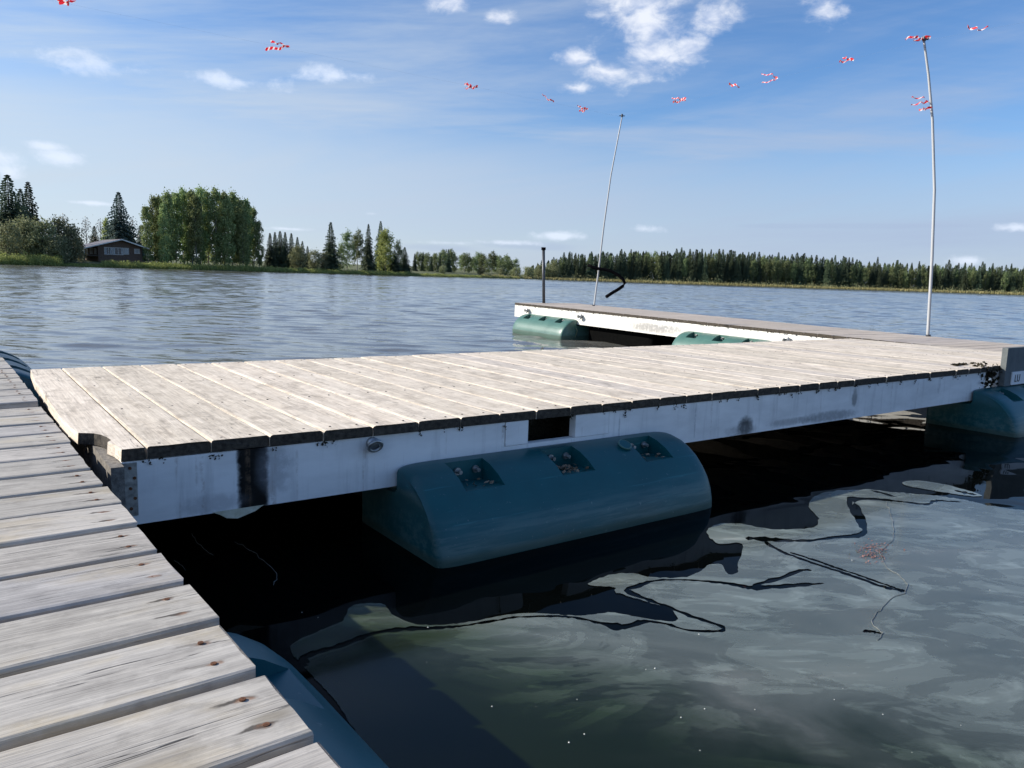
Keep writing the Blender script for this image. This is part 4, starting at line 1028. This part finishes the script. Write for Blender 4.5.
def smooth_path(pts, closed=True, k=5):
    out_ = []; n = len(pts)
    for i in range(n if closed else n - 1):
        P = [Vector(pts[(i + j) % n]) if closed else Vector(pts[min(max(i + j, 0), n - 1)]) for j in (-1, 0, 1, 2)]
        for q in range(k):
            t_ = q / k
            out_.append(tuple(.5 * ((2 * P[1]) + (P[2] - P[0]) * t_ + (2 * P[0] - 5 * P[1] + 4 * P[2] - P[3]) * t_ ** 2 + (3 * P[1] - P[0] - 3 * P[2] + P[3]) * t_ ** 3)))
    if not closed: out_.append(tuple(pts[-1]))
    return out_
def towater(poly): return [at_z(X, Y, 0).xy for X, Y in poly]
def inside(p, poly):
    c = False; n = len(poly); x, y = p; j = n - 1
    for i in range(n):
        xi, yi = poly[i]; xj, yj = poly[j]
        if (yi > y) != (yj > y) and x < (xj - xi) * (y - yi) / (yj - yi) + xi: c = not c
        j = i
    return c
W_out = towater(jag(smooth_path(outer[3:-10] , False) + outer[-10:] + outer[:3], .45, seed=2)); W_sl = towater(jag(smooth_path(sliver), .25, seed=3)); W_le = [towater(jag(l, .38, seed=5 + i)) for i, l in enumerate(leads)]
vs, es = [], []
for poly in [W_out, W_sl] + W_le:
    k0 = len(vs); vs += poly; es += [(k0 + i, k0 + (i + 1) % len(poly)) for i in range(len(poly))]
rv, re, rfc, *_ = delaunay_2d_cdt(vs, es, [], 0, 1e-5)
mb = MB(); keep = []
for f in rfc:
    c = (rv[f[0]] + rv[f[1]] + rv[f[2]]) / 3
    if (inside(c, W_out) or inside(c, W_sl)) and not any(inside(c, l) for l in W_le): keep.append(f)
mb.add([(v.x, v.y, .003) for v in rv], keep)
m, nt, p, out = mat('thin_surface_film')
g = nt.node('ShaderNodeNewGeometry').outputs['Position']; X_, Y_, Z_ = nt.sep(g)
_a, _b = at_z(430, 655, 0), at_z(820, 768, 0); _n = Vector((-(_b - _a).y, (_b - _a).x, 0)).normalized()
if _n.y < 0: _n = -_n
Y_ = nt.m('ADD', nt.m('ADD', nt.m('MULTIPLY', X_, _n.x), nt.m('MULTIPLY', Y_, _n.y)), 1.82 - _a.dot(_n)); X_ = nt.m('MULTIPLY', X_, 0.0)
fl = nt.noise(nt.map(g, sc=(.8, 1.8, 1), rot=(0, 0, R(35))), 1.3, 6, .6, 1.2)
fl2 = nt.noise(nt.map(g, loc=(4, 2, 0), sc=(1, 2.6, 1), rot=(0, 0, R(30))), 2.8, 6, .62, 1.5)
clump = nt.noise(g, 7.0, 5, .6, .6)
# film thins out near the walkway (towards the camera)
thin = nt.ss(nt.m('ADD', Y_, nt.m('MULTIPLY', nt.m('SUBTRACT', fl, .5), 1.2)), 1.6, 2.3)
veins = nt.ss(fl2, .50, .66)
a = nt.m('ADD', nt.m('MULTIPLY', thin, .36), nt.m('MULTIPLY', nt.m('MULTIPLY', veins, nt.ss(clump, .35, .55)), nt.m('ADD', nt.m('MULTIPLY', thin, .28), .03)))
a = nt.m('ADD', nt.m('MULTIPLY', a, nt.ss(Y_, 1.5, 2.3)), .075)
nt.put(p.inputs['Base Color'], nt.mix(nt.ss(nt.m('ADD', Y_, nt.m('MULTIPLY', nt.m('SUBTRACT', fl, .5), .9)), 1.6, 2.15), (.10, .17, .05), nt.ramp(fl, [(.3, (.17, .205, .175)), (.6, (.25, .285, .245)), (.75, (.38, .40, .35))])))
p.inputs['Roughness'].default_value = .32; p.inputs['IOR'].default_value = 1.45
b = nt.node('ShaderNodeBump', ins={'Strength': .2, 'Distance': .006, 'Height': fl2}); nt.l.new(b.outputs[0], p.inputs['Normal'])
pat = nt.noise(nt.map(g, loc=(2.3, 7.7, 0), sc=(1, 1.9, 1), rot=(0, 0, R(38))), 2.1, 7, .62, .9)
a = nt.m('ADD', a, nt.m('MULTIPLY', nt.m('MULTIPLY', nt.ss(pat, .50, .52), nt.ss(Y_, 1.65, 2.0)), .13))
a = nt.m('ADD', a, nt.m('MULTIPLY', nt.m('MULTIPLY', nt.ss(pat, .58, .59), nt.ss(Y_, 1.6, 1.9)), .12))
tr = nt.node('ShaderNodeBsdfTransparent')
mx = nt.node('ShaderNodeMixShader', ins={0: a, 1: tr.outputs[0], 2: p.outputs[0]})
gz = nt.node('ShaderNodeBsdfGlossy', ins={'Roughness': .12, 'Color': (.9, .95, 1.0)})
fr = nt.node('ShaderNodeFresnel', ins={'IOR': 1.42})
mx2 = nt.node('ShaderNodeMixShader', ins={0: nt.m('MULTIPLY', fr.outputs[0], .55), 1: mx.outputs[0], 2: gz.outputs[0]})
nt.l.new(mx2.outputs[0], out.inputs[0])
put_props(mb.build('surface_film', m), label='grey torn oily film with black cracks on the calm water', cat='film', kind='stuff')
# specks, a thread, and reflections modelled as pale strands on the water
mb = MB(); rr = random.Random(12)
spots = [(843, 688), (883, 714), (961, 725), (428, 627), (403, 660), (492, 706), (536, 706), (681, 717), (646, 669), (577, 699), (699, 634), (735, 616), (903, 505), (852, 560), (990, 590), (811, 600), (655, 668), (569, 742), (912, 752), (700, 750), (745, 540), (318, 617), (302, 612), (790, 650)]
for X, Y in spots + [(rr.uniform(420, 1020), rr.uniform(600, 765)) for _ in range(6)]:
    c = at_z(X, Y, .005); r_ = rr.uniform(.0006, .0022)
    n = 6
    for ring in range(1):
        mb.add([(c.x + r_ * cos(q), c.y + r_ * sin(q), .004) for q in [2 * pi * k / n for k in range(n)]] + [(c.x, c.y, .004 + r_)], [(k, (k + 1) % n, n) for k in range(n)])
put_props(mb.build('floating_specks', M_white), label='tiny white bubbles and specks scattered on the calm water', cat='specks', kind='stuff')
mb = MB()
for X, Y in [(852 + rr.gauss(20, 9), 553 + rr.gauss(0, 5)) for _ in range(230)]:
    c = at_z(X, Y, .0); leafquad(mb, Vector((c.x, c.y, .006)), .0045, rr, 3)
put_props(mb.build('plant_scraps', simple('pinkish_plant_scraps', (.22, .11, .10), .8, 0, .3, 60)), label='pinkish patch of floating plant scraps on the film at the right', cat='debris', kind='stuff')
M_thr_refl = simple('pale_thread_and_reflection', (.20, .21, .20), .6, 0, .2, 50)
for pts, lab in [([(886, 503), (890, 515), (894, 528), (893, 540), (886, 546), (880, 553), (886, 568), (900, 575), (908, 585), (905, 593), (892, 598), (880, 610), (871, 620), (874, 627), (884, 633), (876, 642)], 'thin pale thread winding over the film at the right past the pinkish scraps'),
                 ([(234, 542), (250, 550), (262, 560), (277, 574), (277, 580), (272, 587)], 'reflection modelled as a thin pale strand on the black water below the white side board'),  # from here on, reflections on the dark water built as pale strands
                 ([(173, 560), (182, 565), (186, 573)], 'reflection modelled as a short pale strand beside the walkway planks'), ([(192, 533), (198, 543), (206, 551), (216, 557)], 'reflection modelled as a short kinked pale strand left of the longer one on black water')]:
    mb = MB(); fine = []
    for i in range(len(pts) - 1):
        for q in range(4):
            X = pts[i][0] + (pts[i + 1][0] - pts[i][0]) * q / 4 + rr.gauss(0, .7); Y = pts[i][1] + (pts[i + 1][1] - pts[i][1]) * q / 4 + rr.gauss(0, .5); c = at_z(X, Y, .004); fine.append((c.x, c.y, .0045))
    mb.tube(fine, .0009, 5); put_props(mb.build('floating_thread_and_reflection', M_thr_refl), lab, 'thread')
